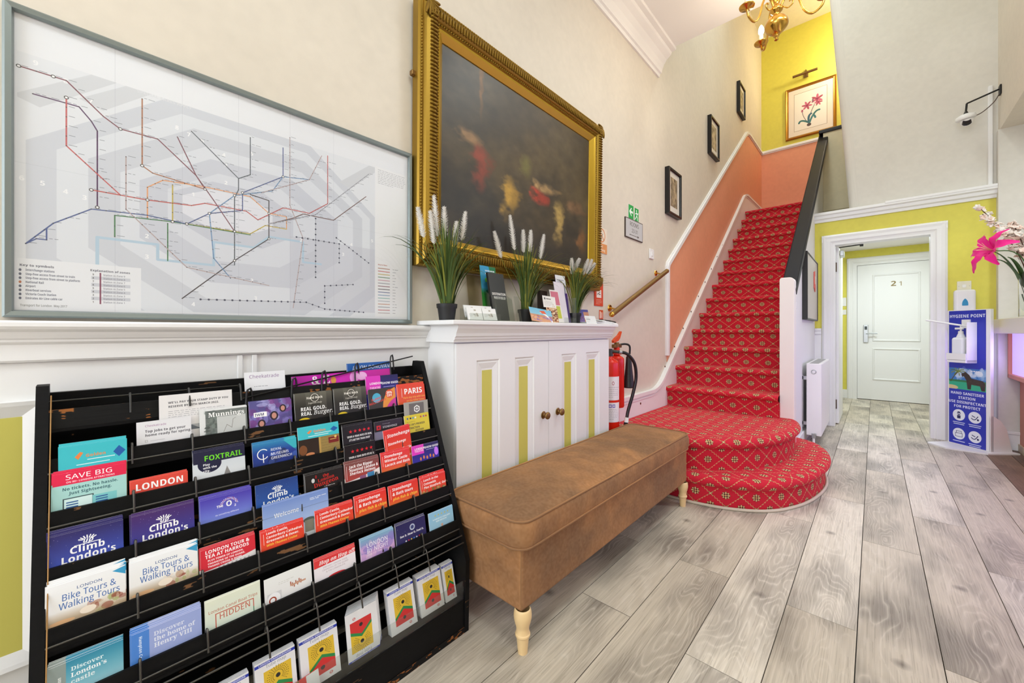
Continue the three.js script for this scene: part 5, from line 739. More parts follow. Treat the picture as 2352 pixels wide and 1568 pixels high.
{
  const [t, w, h] = onWall('fire_action_sign', 'red fire extinguisher notice on the wall behind the grass plant', 'sign', -2.345, -2.46, 1.19, 1.345);
  flatSign(t, w, h, 0.003, std(0xffffff, 0.4, { map: canvas(200, 260, (x, W, H) => { fill(x, '#d9451f', 0, 0, W, H); fill(x, '#f3e6da', 46, 76, 112, 90); disc(x, '#f3e6da', 104, 26, 8); x.strokeStyle = '#3a2a22'; x.lineWidth = 8; x.beginPath(); x.moveTo(64, 128); x.lineTo(96, 118); x.lineTo(128, 96); x.stroke(); fill(x, '#3a2a22', 104, 122, 30, 10); greek(x, '#f0c4ac', 40, 186, 120, 4, 16, 5); }) }), M.red);
  const [q, a, b] = onWall('extinguisher_label_sign', 'narrow red and white extinguisher label low on the wall beside the brass handrail', 'sign', -2.405, -2.46, 1.085, 1.165);
  flatSign(q, a, b, 0.003, std(0xffffff, 0.4, { map: canvas(120, 200, (x, W, H) => { fill(x, '#dc5a34', 0, 0, W, H * 0.8); fill(x, '#f4e2d2', 22, 26, 30, 120); fill(x, '#f4e2d2', 70, 40, 24, 100); fill(x, '#4a4238', 0, H * 0.86, W, H * 0.14); }) }));
}
// three small black-framed prints climbing beside the stairs
[[-3.566, -3.875, 2.075, 2.493, 'lowest one, beside the rooms sign'], [-4.80, -5.13, 3.02, 3.45, 'the middle one of three up the stairs'], [-6.09, -6.41, 4.01, 4.43, 'highest one, beside the yellow wall']].forEach(([a, b, y0, y1, what], i) => {
  const [t, w, h] = onWall('framed_print', 'small sepia print in a deep black frame, ' + what, 'picture', a, b, y0, y1, 0.0005, 'framed prints up the stair wall');
  mesh('frame', frameGeo(w, h, [[0, 0], [0, 0.038], [0.004, 0.042], [0.02, 0.04], [0.024, 0.03]]), M.blackGloss, t);
  const tex = pixelTex(160, 220, (u, v) => { if (u < 0.2 || u > 0.8 || v < 0.16 || v > 0.86) return [236, 230, 218]; const n = fbm(u * 9, v * 11, 300 + i, 4), f = Math.exp(-(((u - 0.5) / 0.16) ** 2 + ((v - 0.45) / 0.3) ** 2)); return mix([196, 176, 140], [92, 78, 62], clamp((n - 0.35) * 1.6 + (0.3 - f * 0.5), 0, 1)); });
  const p = mesh('print', bx(-w / 2 + 0.02, w / 2 - 0.02, -h / 2 + 0.02, h / 2 - 0.02, 0.01, 0.024), std(0xffffff, 0.4, { map: tex }), t), uv = p.geometry.attributes.uv, ps = p.geometry.attributes.position; for (let k = 0; k < uv.count; k++) uv.setXY(k, ps.getX(k) / (w - 0.04) + 0.5, ps.getY(k) / (h - 0.04) + 0.5);
});
// ---- botanical print and its lamp on the yellow wall
{
  const t = thing('botanical_print', 'red lily botanical print in a gold frame on the yellow wall at the stair head', 'picture', [0.655, 4.465, -7.699]);
  const w = 0.635, h = 0.81;
  mesh('frame', frameGeo(w, h, [[0, 0], [0, 0.02], [0.01, 0.03], [0.022, 0.022], [0.034, 0.026], [0.042, 0.012]]), std(0xb07f34, 0.35, { metalness: 0.85 }), t);
  const tex = canvas(440, 580, (x, W, H) => { fill(x, '#efe3d2', 0, 0, W, H); x.strokeStyle = '#8a6a48'; x.lineWidth = 3; x.strokeRect(58, 58, W - 116, H - 116); fill(x, '#f4ecdf', 62, 62, W - 124, H - 124); x.lineCap = 'round';
    const stem = (p, w2, c) => { x.strokeStyle = c; x.lineWidth = w2; x.beginPath(); x.moveTo(...p[0]); x.quadraticCurveTo(...p[1], ...p[2]); x.stroke(); };
    stem([[210, 460], [200, 380], [262, 250]], 7, '#6b5a58'); stem([[200, 450], [150, 380], [140, 300]], 6, '#6b5a58');
    for (const [p, c] of [[[[205, 450], [120, 380], [108, 430]], '#2f6a66'], [[[208, 455], [190, 360], [230, 350]], '#2c5e70'], [[[212, 455], [260, 320], [310, 330]], '#2f6a66'], [[[214, 455], [250, 330], [270, 410]], '#37787a']]) stem(p, 20, c);
    disc(x, '#4a3428', 208, 478, 22, 18);
    const lily = (cx, cy, s, a) => { for (let k = 0; k < 6; k++) { x.save(); x.translate(cx, cy); x.rotate(a + k * PI / 3); disc(x, k % 2 ? '#b04a5c' : '#c8607a', s * 0.62, 0, s * 0.62, s * 0.24); x.restore(); } disc(x, '#8c2c48', cx, cy, s * 0.25); };
    lily(188, 236, 44, 0.2); lily(288, 190, 50, 0.6); lily(300, 236, 34, 1.1); disc(x, '#b0506a', 140, 288, 10, 18); disc(x, '#8a5a6a', 246, 196, 9, 26); });
  const p = mesh('print', new THREE.PlaneGeometry(w - 0.08, h - 0.08), std(0xffffff, 0.4, { map: tex }), t); p.position.z = 0.014;
  mesh('backing', bx(-w / 2 + 0.02, w / 2 - 0.02, -h / 2 + 0.02, h / 2 - 0.02, 0.002, 0.013), M.paper, t);
  const l = thing('picture_light', 'brass picture light bar mounted above the botanical print', 'picture light', [0.6, 5.0, -7.7]);
  mesh('wall_mount', [bx(-0.03, 0.03, -0.02, 0.06, 0, 0.012, 0.004), rod([0, 0.03, 0.01], [0, 0.02, 0.12], 0.007), at(new THREE.ConeGeometry(0.03, 0.06, 12), 0, 0.075, 0.02)], M.brassDull, l);
  mesh('shade_bar', rod([-0.155, -0.01, 0.13], [0.155, -0.01, 0.13], 0.018, 14), M.brassDull, l);
}
// ================================================================ THINGS ON THE CABINET
function grassPlant(label, x, z, s, plumes, sd, nb, spread = 1) {
  seed = sd; const t = thing('potted_grass', label, 'plant', [x, CT, z], 0, undefined);
  const pot = mesh('pot', lathe([[0, 0], [0.03, 0], [0.031, 0.003], [0.037, 0.048], [0.0405, 0.05], [0.042, 0.066], [0.039, 0.067], [0.037, 0.055], [0, 0.054]].map(([a, b]) => [a * s, b * s]), 28), std(0x1d1d1f, 0.55), t);
  mesh('soil', at(new THREE.CylinderGeometry(0.037 * s, 0.037 * s, 0.004, 20), 0, 0.057 * s, 0), M.dark, pot);
  const mats = [std(0x4a6228, 0.55, { side: THREE.DoubleSide }), std(0x84862f, 0.55, { side: THREE.DoubleSide })], G = [[], []];
  for (let k = 0; k < nb; k++) {
    const a = rr(0, 2 * PI), arch = rnd() < 0.34 * spread, L = (arch ? rr(0.26, 0.42) : rr(0.17, 0.36)) * s, lean = arch ? rr(0.35, 0.8) : rr(0, 0.42), r0 = rr(0, 0.026) * s, droop = arch ? rr(1.3, 2.3) : rr(0.1, 0.7), w = rr(0.0034, 0.006) * s, tw = rr(-0.8, 0.8);
    const n = 12, P = []; let th = lean * 0.45, px = r0, py = 0.055 * s;
    for (let i = 0; i <= n; i++) { P.push([px, py]); th += (lean * 0.3 + droop * 1.9 * Math.pow(i / n, 1.3)) / n; px += Math.sin(th) * L / n; py += Math.cos(th) * L / n; }
    let c = Math.cos(a); const sn = Math.sin(a); if (P.some((p) => x + c * p[0] < (p[1] > 0.19 ? 0.094 : 0.016) || (p[1] < 0 && x + c * p[0] < 0.25 && Math.abs(sn) < 2 && p[1] < 0.004))) c = Math.abs(c) * 0.7; if (P.some((p) => p[1] < 0.004)) P.forEach((p) => { p[1] = Math.max(p[1], 0.006); });
    const g = grid(1, n, (u, v) => { const i = Math.round(v * n), p = P[i], ww = w * Math.pow(1 - i / n, 0.55) * (u - 0.5) * 2 + 0.00001; return [c * p[0] - sn * ww, p[1] + tw * ww * 0.3, sn * p[0] + c * ww]; });
    G[rnd() > 0.62 ? 1 : 0].push(g);
  }
  G.forEach((g, i) => { const o = mesh('grass_blades', g, mats[i], t); o.userData.kind = 'stuff'; });
  for (const [dx, dy, dz, l0, bend] of plumes) { const len = l0 * 1.35; // plume: fuzzy spindle on a thin stem; offsets are of its middle
    const top = V(dx, dy, dz), dir = V(dx * 0.5 + bend, 0.35, dz * 0.7).normalize(), a = top.clone().addScaledVector(dir, -len / 2), b = top.clone().addScaledVector(dir, len / 2);
    const q = new THREE.Quaternion().setFromUnitVectors(V(0, 1, 0), dir), parts = [smoothLathe([[0.001, 0], [0.0045, len * 0.12], [0.0056, len * 0.4], [0.004, len * 0.75], [0.001, len]], 8, 12)];
    const barb = new THREE.ConeGeometry(0.0019, 0.016, 4); barb.translate(0, 0.008, 0);
    for (let i = 0; i < 150; i++) { const u = (i + rnd()) / 150, an = i * 2.4, e = barb.clone(), sc = 0.55 + 0.65 * Math.sin(PI * Math.min(1, u * 0.85 + 0.15)); e.scale(1, sc, 1); e.rotateZ(-0.75 - rnd() * 0.3); e.rotateY(an); e.translate(Math.cos(an) * 0.002, u * len * 0.97, -Math.sin(an) * 0.002); parts.push(e); }
    const g = join(parts); g.applyQuaternion(q); g.translate(a.x, a.y, a.z);
    const pl = mesh('plume', g, std(0xe9e4dc, 0.9), t);
    mesh('plume_stem', tube([[0, 0.06 * s, 0], [a.x * 0.4, a.y * 0.5, a.z * 0.4], [a.x, a.y, a.z]], 0.0012, 10, 5), mats[1], pl);
  }
  return t;
}
grassPlant('potted artificial grass with six white plumes beside the framed map', 0.12, -1.008, 1, [[0.0, 0.37, 0.125, 0.085, 0], [0.01, 0.358, 0.08, 0.095, 0], [0.0, 0.41, 0.055, 0.12, 0], [0.01, 0.388, 0.02, 0.095, 0], [0.02, 0.352, -0.03, 0.075, 0], [0.01, 0.394, -0.08, 0.095, 0]], 71, 190);
grassPlant('potted artificial grass with white plumes behind the clear leaflet holder', 0.10, -1.52, 0.98, [[0.0, 0.433, 0.1, 0.125, 0.0], [-0.01, 0.362, 0.19, 0.095, 0.0], [0.0, 0.405, 0.017, 0.085, 0], [0.01, 0.41, -0.025, 0.085, 0], [0.02, 0.395, -0.108, 0.1, 0]], 172, 190);
grassPlant('potted drooping grass with pale bent plumes beside the stack of papers', 0.105, -1.955, 0.92, [[0.0, 0.33, 0.03, 0.07, 0], [0.0, 0.345, -0.02, 0.06, 0.2], [0.01, 0.34, -0.1, 0.075, 0.1], [0.02, 0.345, -0.125, 0.07, 0.1], [0.02, 0.335, -0.15, 0.06, 0.2]], 273, 200, 1.5);
// helpers for upright cards: local x away from the camera along the wall, z out
function card(name, label, category, w, h, d, tex, x, y, z, lean = 0.12, yaw = 0, roll = 0, group) {
  const m = tex.isTexture ? std(0xffffff, 0.4, { map: tex }) : tex, o = mesh(name, leafletGeo(w, h, d, 0.01), m);
  o.position.set(x, y, z); o.rotation.set(-lean, PI / 2 + yaw, roll, 'YXZ'); return tag(o, label, category, group);
}
{ // desk-card holder, two tiers
  const t = thing('card_holder', 'clear stepped card holder in front of the grass plant', 'card holder', [0.175, CT, -1.14], PI / 2);
  mesh('base', [bx(-0.085, 0.085, 0, 0.003, -0.03, 0.035), bx(-0.085, 0.085, 0, 0.03, 0.032, 0.035), bx(-0.085, 0.085, 0, 0.05, -0.03, -0.027), bx(-0.085, 0.085, 0.0, 0.02, -0.004, -0.001)], M.acrylic, t);
  const ct = canvas(192, 128, (x, W, H) => { fill(x, '#f0efec', 0, 0, W, H); fill(x, '#b5aa9a', W * 0.46, 18, 26, 16); blotch(x, ['#8a7f72', '#c9bfae', '#6e665c'], 14, W * 0.42, H * 0.4, 50, 40, 12); greek(x, '#b0aeaa', 20, H * 0.5, 60, 3, 12, 4); });
  for (const [dx, x, y, n, what] of [[0.04, 0.193, 0.003, 3, 'lower front slot, map side'], [-0.044, 0.193, 0.003, 3, 'lower front slot, stair side'], [0.035, 0.17, 0.014, 2, 'raised back slot, map side'], [-0.044, 0.17, 0.014, 2, 'raised back slot, stair side']]) for (let k = 0; k < n; k++) card('business_card', 'white business card with a grey picture, ' + what + ' of the clear holder', 'card', 0.08, 0.052, 0.001, ct, x - k * 0.003, CT + y + 0.0005, -1.14 + dx, 0.3, rr(-0.05, 0.05), 0, 'cards: ' + what);
}
{ // clear leaflet holder with the black leaflet
  const t = thing('leaflet_holder', 'tall clear acrylic leaflet holder holding a black leaflet', 'leaflet holder', [0.155, CT, -1.29], PI / 2);
  const g = [bx(-0.055, 0.055, 0, 0.003, -0.04, 0.05)]; const back = rot(bx(-0.055, 0.055, 0, 0.2, -0.0015, 0.0015), -0.2); back.translate(0, 0.002, -0.03); g.push(back); const fr = rot(bx(-0.055, 0.055, 0, 0.11, -0.0015, 0.0015), -0.2); fr.translate(0, 0.002, 0.03); g.push(fr); for (const s of [-0.055, 0.053]) g.push(prism([[-0.03, 0.002], [0.03, 0.002], [0.012, 0.1], [-0.055, 0.14]], s, s + 0.002, 'x'));
  const s2 = rot(bx(-0.09, -0.058, 0, 0.115, -0.001, 0.001), -0.2); s2.translate(0.14, 0.002, 0.05); g.push(s2);
  mesh('holder', g, M.acrylic, t);
  const bt = canvas(220, 400, (x, W, H) => { fill(x, '#22211f', 0, 0, W, H); T(x, 'DESTINATION', W * 0.53, H * 0.47, 29, '#f2efe8', { a: 'center' }); T(x, 'WESTFIELD', W * 0.55, H * 0.55, 31, '#f2efe8', { a: 'center' }); fill(x, '#4a4946', 0, H - 6, W, 6); });
  for (let k = 0; k < 4; k++) card('leaflet', 'black leaflet with white capital lettering in the clear holder', 'leaflet', 0.1, 0.22, 0.0015, bt, 0.163 - k * 0.0035, CT + 0.004, -1.285, 0.2, 0, 0, 'black leaflets in the clear holder');
  const gt = canvas(220, 420, (x, W, H) => { bgrad(x, W, H, [[0, '#2f9fd0'], [0.4, '#4aa8d8'], [0.5, '#2f8a3c'], [1, '#58b83a']]); poly(x, '#1c7a4a', [[W * 0.55, 0], [W, 0], [W, H * 0.3], [W * 0.7, H * 0.2]]); greek(x, '#f0f8ff', 70, 30, 110, 2, 22, 10); fill(x, '#69c83a', 60, 92, 120, 30); fill(x, '#2c8f3a', 0, H - 6, W, 6); });
  card('leaflet', 'blue and green leaflet standing behind the black one on the cabinet', 'leaflet', 0.105, 0.255, 0.002, gt, 0.11, CT + 0.0005, -1.275, 0.12, 0.05);
  const e = thing('empty_leaflet_holder', 'empty clear leaflet holder behind the blue and green leaflet', 'leaflet holder', [0.05, CT, -1.26], PI / 2);
  const b2 = rot(bx(-0.05, 0.05, 0, 0.22, -0.0015, 0.0015), -0.13); b2.translate(0, 0.001, -0.015); const f2 = rot(bx(-0.05, 0.05, 0, 0.07, -0.001, 0.001), -0.15); f2.translate(0, 0.001, 0.012); mesh('holder', [b2, f2, bx(-0.05, 0.05, 0, 0.003, -0.02, 0.014)], phys(0xe8e2d4, 0.1, { transmission: 1, thickness: 0, ior: 1.49 }), e);
}
{ // the cluster of leaflets between the second and third plant
  const a = canvas(256, 170, (x, W, H) => { bgrad(x, W, H, [[0, '#6fb8d8'], [0.45, '#8cc4d8'], [0.5, '#c98a6a'], [1, '#d8a07a']]); x.strokeStyle = '#eef4fa'; x.lineWidth = 20; x.beginPath(); x.moveTo(120, 40); x.quadraticCurveTo(190, 60, 240, 150); x.stroke(); blotch(x, ['#b46a4a', '#e8b890', '#8c6ab0'], 26, 10, 90, 220, 70, 16); poly(x, '#e05a34', [[110, 30], [170, 20], [190, 60], [140, 60]]); });
  card('leaflet', 'blue and terracotta picture leaflet leaning low beside the middle grass pot', 'leaflet', 0.15, 0.075, 0.002, a, 0.2, CT + 0.0005, -1.535, 0.45, -0.1, -0.12);
  card('leaflet', 'dark brown box-shaped leaflet standing at the wall behind the white card', 'leaflet', 0.075, 0.175, 0.02, std(0x33261e, 0.5), 0.06, CT + 0.0005, -1.71, 0.02, 0.15);
  const c = canvas(256, 140, (x, W, H) => { fill(x, '#efece6', 0, 0, W, H); disc(x, '#4a4a48', 40, 34, 14); greek(x, '#4a4844', 70, 28, 130, 1, 10, 12); greek(x, '#b5b1aa', 24, 66, 150, 4, 15, 4); blotch(x, ['#c9b8a0'], 6, 180, 90, 40, 30, 10); });
  card('info_card', 'white info card propped on a brown patterned card', 'card', 0.105, 0.06, 0.0015, c, 0.174, CT + 0.076, -1.625, 0.2, 0, -0.04);
  const d = canvas(200, 200, (x, W, H) => { fill(x, '#d8b48c', 0, 0, W, H); for (let i = 0; i < 60; i++) fill(x, ['#7a3c24', '#e8d2b0', '#b0603c', '#5a3020'][i % 4], rnd() * W, rnd() * H, 16 + rnd() * 20, 10 + rnd() * 14); });
  card('leaflet', 'brown and cream patterned card below the white info card', 'card', 0.09, 0.078, 0.0015, d, 0.19, CT + 0.0005, -1.635, 0.2);
  const e = canvas(160, 260, (x, W, H) => { fill(x, '#f0ece6', 0, 0, W, H); fill(x, '#d8788c', 12, 12, W - 24, 110); disc(x, '#3f7a9a', 60, 70, 14); bgrad(x, 0, 0, [[0, '#000'], [1, '#000']]); fill(x, '#c8cc4a', 20, 130, W - 40, 100); });
  card('leaflet', 'white leaflet with a pink upper half and lime lower half', 'leaflet', 0.085, 0.175, 0.002, e, 0.168, CT + 0.004, -1.715, 0.22, 0.05);
  card('leaflet', 'tall plain lavender-white leaflet in the crowded clear holder', 'leaflet', 0.09, 0.225, 0.003, std(0xeae2ea, 0.5), 0.148, CT + 0.004, -1.785, 0.18);
  const f = canvas(180, 320, (x, W, H) => { fill(x, '#efeef2', 0, 0, W, H); fill(x, '#5a3a8c', 0, 120, W, H); for (let k = 0; k < 9; k++) fill(x, '#4a3a80', 10 + k * 16, 90 + (k * 53 % 40), 11, 60); fill(x, '#4a3a80', 140, 50, 10, 80); greek(x, '#8a86a0', 30, 30, 100, 2, 14, 5); disc(x, '#d8b48c', 110, 250, 16, 20); });
  card('leaflet', 'purple leaflet with a city skyline at the back of the crowded holder', 'leaflet', 0.095, 0.27, 0.003, f, 0.122, CT + 0.004, -1.84, 0.16);
  const t = thing('leaflet_holder', 'clear acrylic holder crowded with lavender and purple leaflets', 'leaflet holder', [0.15, CT, -1.80], PI / 2);
  mesh('holder', [bx(-0.055, 0.055, 0, 0.003, -0.055, 0.03), bx(0.053, 0.056, 0, 0.14, -0.055, 0.03), bx(-0.055, 0.055, 0, 0.03, 0.028, 0.031), rot(bx(-0.055, 0.055, 0.0, 0.15, -0.0585, -0.0555), 0)], M.acrylic, t);
  const n = canvas(160, 200, (x, W, H) => { bgrad(x, W, H, [[0, '#3c3a98'], [1, '#7a5aa0']]); fill(x, '#c98a6a', W * 0.5, 40, W * 0.5, H); blotch(x, ['#e8d8d0', '#8c3a4a'], 10, 20, 80, 120, 100, 14); });
  card('leaflet', 'folded violet leaflet standing behind the white papers at the cabinet end', 'leaflet', 0.09, 0.08, 0.002, n, 0.1, CT + 0.012, -2.075, 0.3, -0.2);
  const pp = canvas(360, 140, (x, W, H) => { fill(x, '#eef0ee', 0, 0, W, H); greek(x, '#b0b4b2', 20, 30, 120, 2, 12, 3); T(x, 'BOOKINGS', 24, 74, 26, '#4a504e'); greek(x, '#b9bdba', 20, 92, 110, 3, 12, 3); });
  for (let k = 0; k < 5; k++) { const o = mesh('paper_sheet', bx(-0.075, 0.075, 0, 0.002, -0.09, 0.09), std(0xffffff, 0.6, { map: k === 4 ? plasterTex : plasterTex })); o.position.set(0.14, CT + 0.0005 + k * 0.0022, -2.1 + k * 0.004); o.rotation.y = (k - 2) * 0.05; tag(o, 'white paper sheet in the flat stack at the stair end of the cabinet', 'paper', 'flat stack of white papers'); }
  card('info_card', 'white bookings card leaning on the flat papers', 'card', 0.12, 0.045, 0.0015, pp, 0.222, CT + 0.0005, -1.95, 0.35, 0.05);
  const cl = thing('clip_booklet', 'white booklet with a black oval clip hanging over the cabinet corner', 'booklet', [0.17, CT + 0.012, -2.17], PI / 2 - 0.25);
  mesh('pages', rot(bx(-0.06, 0.07, 0, 0.008, -0.05, 0.05, 0.003), 0.12, 0, -0.14), M.paper, cl);
  mesh('clip_wire', rot(tube([[-0.02, 0.012, 0.03], [0.03, 0.014, 0.045], [0.075, 0.012, 0.03], [0.078, 0.012, 0], [0.06, 0.014, -0.012], [0.02, 0.014, 0.0], [-0.02, 0.012, 0.03]], 0.0022, 40, 6), 0.1, 0, -0.14), M.black, cl);
  mesh('dark_label', rot(bx(-0.05, -0.015, 0.0085, 0.0095, 0.0, 0.035), 0.12, 0.5, -0.14), std(0x5a5550, 0.6), cl);
}
// ================================================================ FIRE EXTINGUISHERS
{
  const lab = (w, h, f) => canvas(w, h, f);
  const body = (r, h) => smoothLathe([[0, 0.006], [r * 0.8, 0.0], [r, 0.012], [r, 0.06], [r, h * 0.45], [r, h - r * 0.9], [r * 0.86, h - r * 0.4], [r * 0.42, h - 0.004], [r * 0.34, h + 0.012]], 32, 80);
  const red = std(0xe0240f, 0.25);
  const Ylev = 0.3655;
  const a = thing('foam_extinguisher', 'red foam fire extinguisher with white labels and a long black hose', 'fire extinguisher', [0.115, Ylev + 0.014, -2.345]);
  mesh('cylinder', body(0.062, 0.47), red, a);
  const pl = (y0, y1, tex) => { const g = new THREE.CylinderGeometry(0.0628, 0.0628, y1 - y0, 24, 1, true, -0.35, 2.1); g.translate(0, (y0 + y1) / 2, 0); return mesh('label', g, std(0xffffff, 0.45, { map: tex }), a); };
  pl(0.2, 0.35, lab(256, 200, (x, W, H) => { fill(x, '#f0eaec', 0, 0, W, H); x.strokeStyle = '#b04a5a'; x.lineWidth = 5; x.beginPath(); x.arc(150, 56, 13, 0, 7); x.stroke(); greek(x, '#b8b0b8', 30, 90, 190, 6, 16, 4); }));
  pl(0.06, 0.185, lab(256, 180, (x, W, H) => { fill(x, '#f2eef0', 0, 0, W, H); for (let k = 0; k < 3; k++) { x.strokeStyle = '#6a5ac0'; x.lineWidth = 7; x.strokeRect(52 + k * 46, 20, 30, 22); } greek(x, '#b5b2bc', 40, 60, 170, 7, 15, 3.5); }));
  mesh('valve', [at(new THREE.CylinderGeometry(0.02, 0.022, 0.05, 16), 0, 0.5, 0), rod([0, 0.51, 0], [0.05, 0.505, -0.03], 0.011)], std(0x3a3a38, 0.4), a);
  mesh('hose', tube([[0.05, 0.505, -0.03], [0.085, 0.492, -0.075], [0.11, 0.43, -0.13], [0.112, 0.33, -0.15], [0.1, 0.22, -0.125], [0.088, 0.12, -0.085], [0.084, 0.045, -0.065]], 0.0105, 48, 10), std(0x1a1618, 0.4), a);
  mesh('hose_ferrule', [rod([0.05, 0.505, -0.03], [0.062, 0.502, -0.045], 0.013, 12)], M.steel, a);
  mesh('nozzle', [rod([0.084, 0.05, -0.065], [0.082, 0.0, -0.062], 0.014, 12)], M.black, a);
  mesh('nozzle_collar', rod([0.086, 0.08, -0.07], [0.084, 0.04, -0.065], 0.0135, 12), M.paper, a);
  mesh('base_ring', lathe([[0, -0.0135], [0.075, -0.0135], [0.078, -0.009], [0.068, 0.004], [0.06, 0.004], [0, -0.004]], 32), M.black, a);
  const b = thing('carbon_dioxide_extinguisher', 'red carbon dioxide fire extinguisher with a black discharge horn', 'fire extinguisher', [0.085, 0.5, -2.5]);
  mesh('cylinder', body(0.05, 0.36), red, b);
  mesh('neck', at(new THREE.CylinderGeometry(0.018, 0.03, 0.05, 16), 0, 0.385, 0), red, b);
  mesh('valve', [at(new THREE.CylinderGeometry(0.017, 0.017, 0.036, 14), 0, 0.425, 0), bx(-0.012, 0.014, 0.405, 0.43, -0.05, 0.05, 0.004)], M.brassDull, b);
  mesh('lever', [prism([[-0.05, 0.44], [0.01, 0.452], [0.035, 0.47], [0.06, 0.515], [0.052, 0.518], [0.02, 0.492], [-0.03, 0.47], [-0.055, 0.455]].map(([z, y]) => [-z, y]), -0.009, 0.009, 'x')], std(0xe8551c, 0.35), b);
  mesh('horn_pipe', tube([[0.0, 0.425, -0.03], [0.03, 0.43, -0.07], [0.05, 0.415, -0.092], [0.052, 0.36, -0.09]], 0.007, 20, 8), M.black, b);
  mesh('horn', at(lathe([[0, 0], [0.036, 0], [0.038, 0.006], [0.024, 0.13], [0.018, 0.21], [0.01, 0.225], [0, 0.226]], 24), 0.052, 0.13, -0.075), std(0x232323, 0.45), b);
  mesh('wall_bracket', [bx(-0.085, -0.04, 0.3, 0.33, -0.02, 0.02), bx(-0.085, -0.04, 0.02, 0.05, -0.04, 0.04)], M.steel, b);
}
// ================================================================ HALL: RADIATOR, NOTICEBOARD, SANITISER, SWITCHES
{
  const t = thing('radiator', 'white panel radiator on the stair side wall', 'radiator', [0, 0, 0]);
  const w = std(0xf4f0f0, 0.35);
  mesh('side_cover', bx(0.937, 1.042, 0.085, 0.724, -4.462, -4.45, 0.003), w, t);
  mesh('front_panel', bx(1.03, 1.044, 0.085, 0.724, -5.3, -4.462, 0.004), w, t);
  mesh('back_panel', bx(0.937, 0.95, 0.095, 0.715, -5.3, -4.462, 0.003), w, t);
  const gr = mesh('top_grille', bx(0.937, 1.042, 0.716, 0.728, -5.3, -4.452, 0.003), w, t);
  for (let k = 0; k < 14; k++) mesh('grille_slot', bx(0.955, 1.022, 0.7282, 0.7285, -5.25 + k * 0.057, -5.215 + k * 0.057), std(0x8d8a88, 0.6), gr);
  mesh('end_cover', bx(0.937, 1.042, 0.085, 0.724, -5.31, -5.3, 0.003), w, t);
  mesh('vent_boss', [at(rot(new THREE.TorusGeometry(0.017, 0.0035, 8, 24), 0), 0.99, 0.655, -4.449)], M.steel, t);
  mesh('vent_screw', at(rot(new THREE.CylinderGeometry(0.012, 0.012, 0.006, 18), PI / 2), 0.99, 0.655, -4.449), w, t);
  mesh('wall_bracket', [bx(0.906, 0.938, 0.58, 0.61, -4.5, -4.47), bx(0.906, 0.938, 0.17, 0.2, -4.5, -4.47), bx(0.906, 0.912, 0.15, 0.62, -4.5, -4.47)], M.steel, t);
  mesh('valve', [at(new THREE.CylinderGeometry(0.016, 0.014, 0.04, 14), 0.99, 0.085, -4.445), rod([0.99, 0.1, -4.445], [1.01, 0.1, -4.445], 0.009)], M.steel, t);
  mesh('pipe', rod([0.99, 0, -4.445], [0.99, 0.07, -4.445], 0.0095, 12), M.plastic, t);
}
{
  const t = thing('noticeboard', 'dark-framed grey noticeboard with a red sticker on the stair side wall', 'noticeboard', [0.906, 1.435, -4.9], PI / 2);
  const w = 0.9, h = 0.62;
  mesh('frame', frameGeo(w, h, [[0, 0], [0, 0.036], [0.004, 0.04], [0.014, 0.04], [0.016, 0.03]]), std(0x1f1c1a, 0.4), t);
  mesh('board', bx(-w / 2 + 0.01, w / 2 - 0.01, -h / 2 + 0.01, h / 2 - 0.01, 0.002, 0.034), std(0xcfc5b8, 0.35, { map: plasterTex }), t);
  const s = mesh('sticker', [prism([[-0.03, 0.06], [0.03, 0.075], [0.05, 0.0], [0.07, -0.06], [0.03, -0.09], [-0.03, -0.06]], 0.0345, 0.04)], std(0xe0412c, 0.4), t); s.position.set(0.14, 0.1, 0); s.scale.set(1.5, 1.3, 1);
  mesh('sticker_mark', bx(-0.005, 0.03, -0.03, 0.03, 0.0402, 0.041), std(0xf4c4b4, 0.5), s);
}
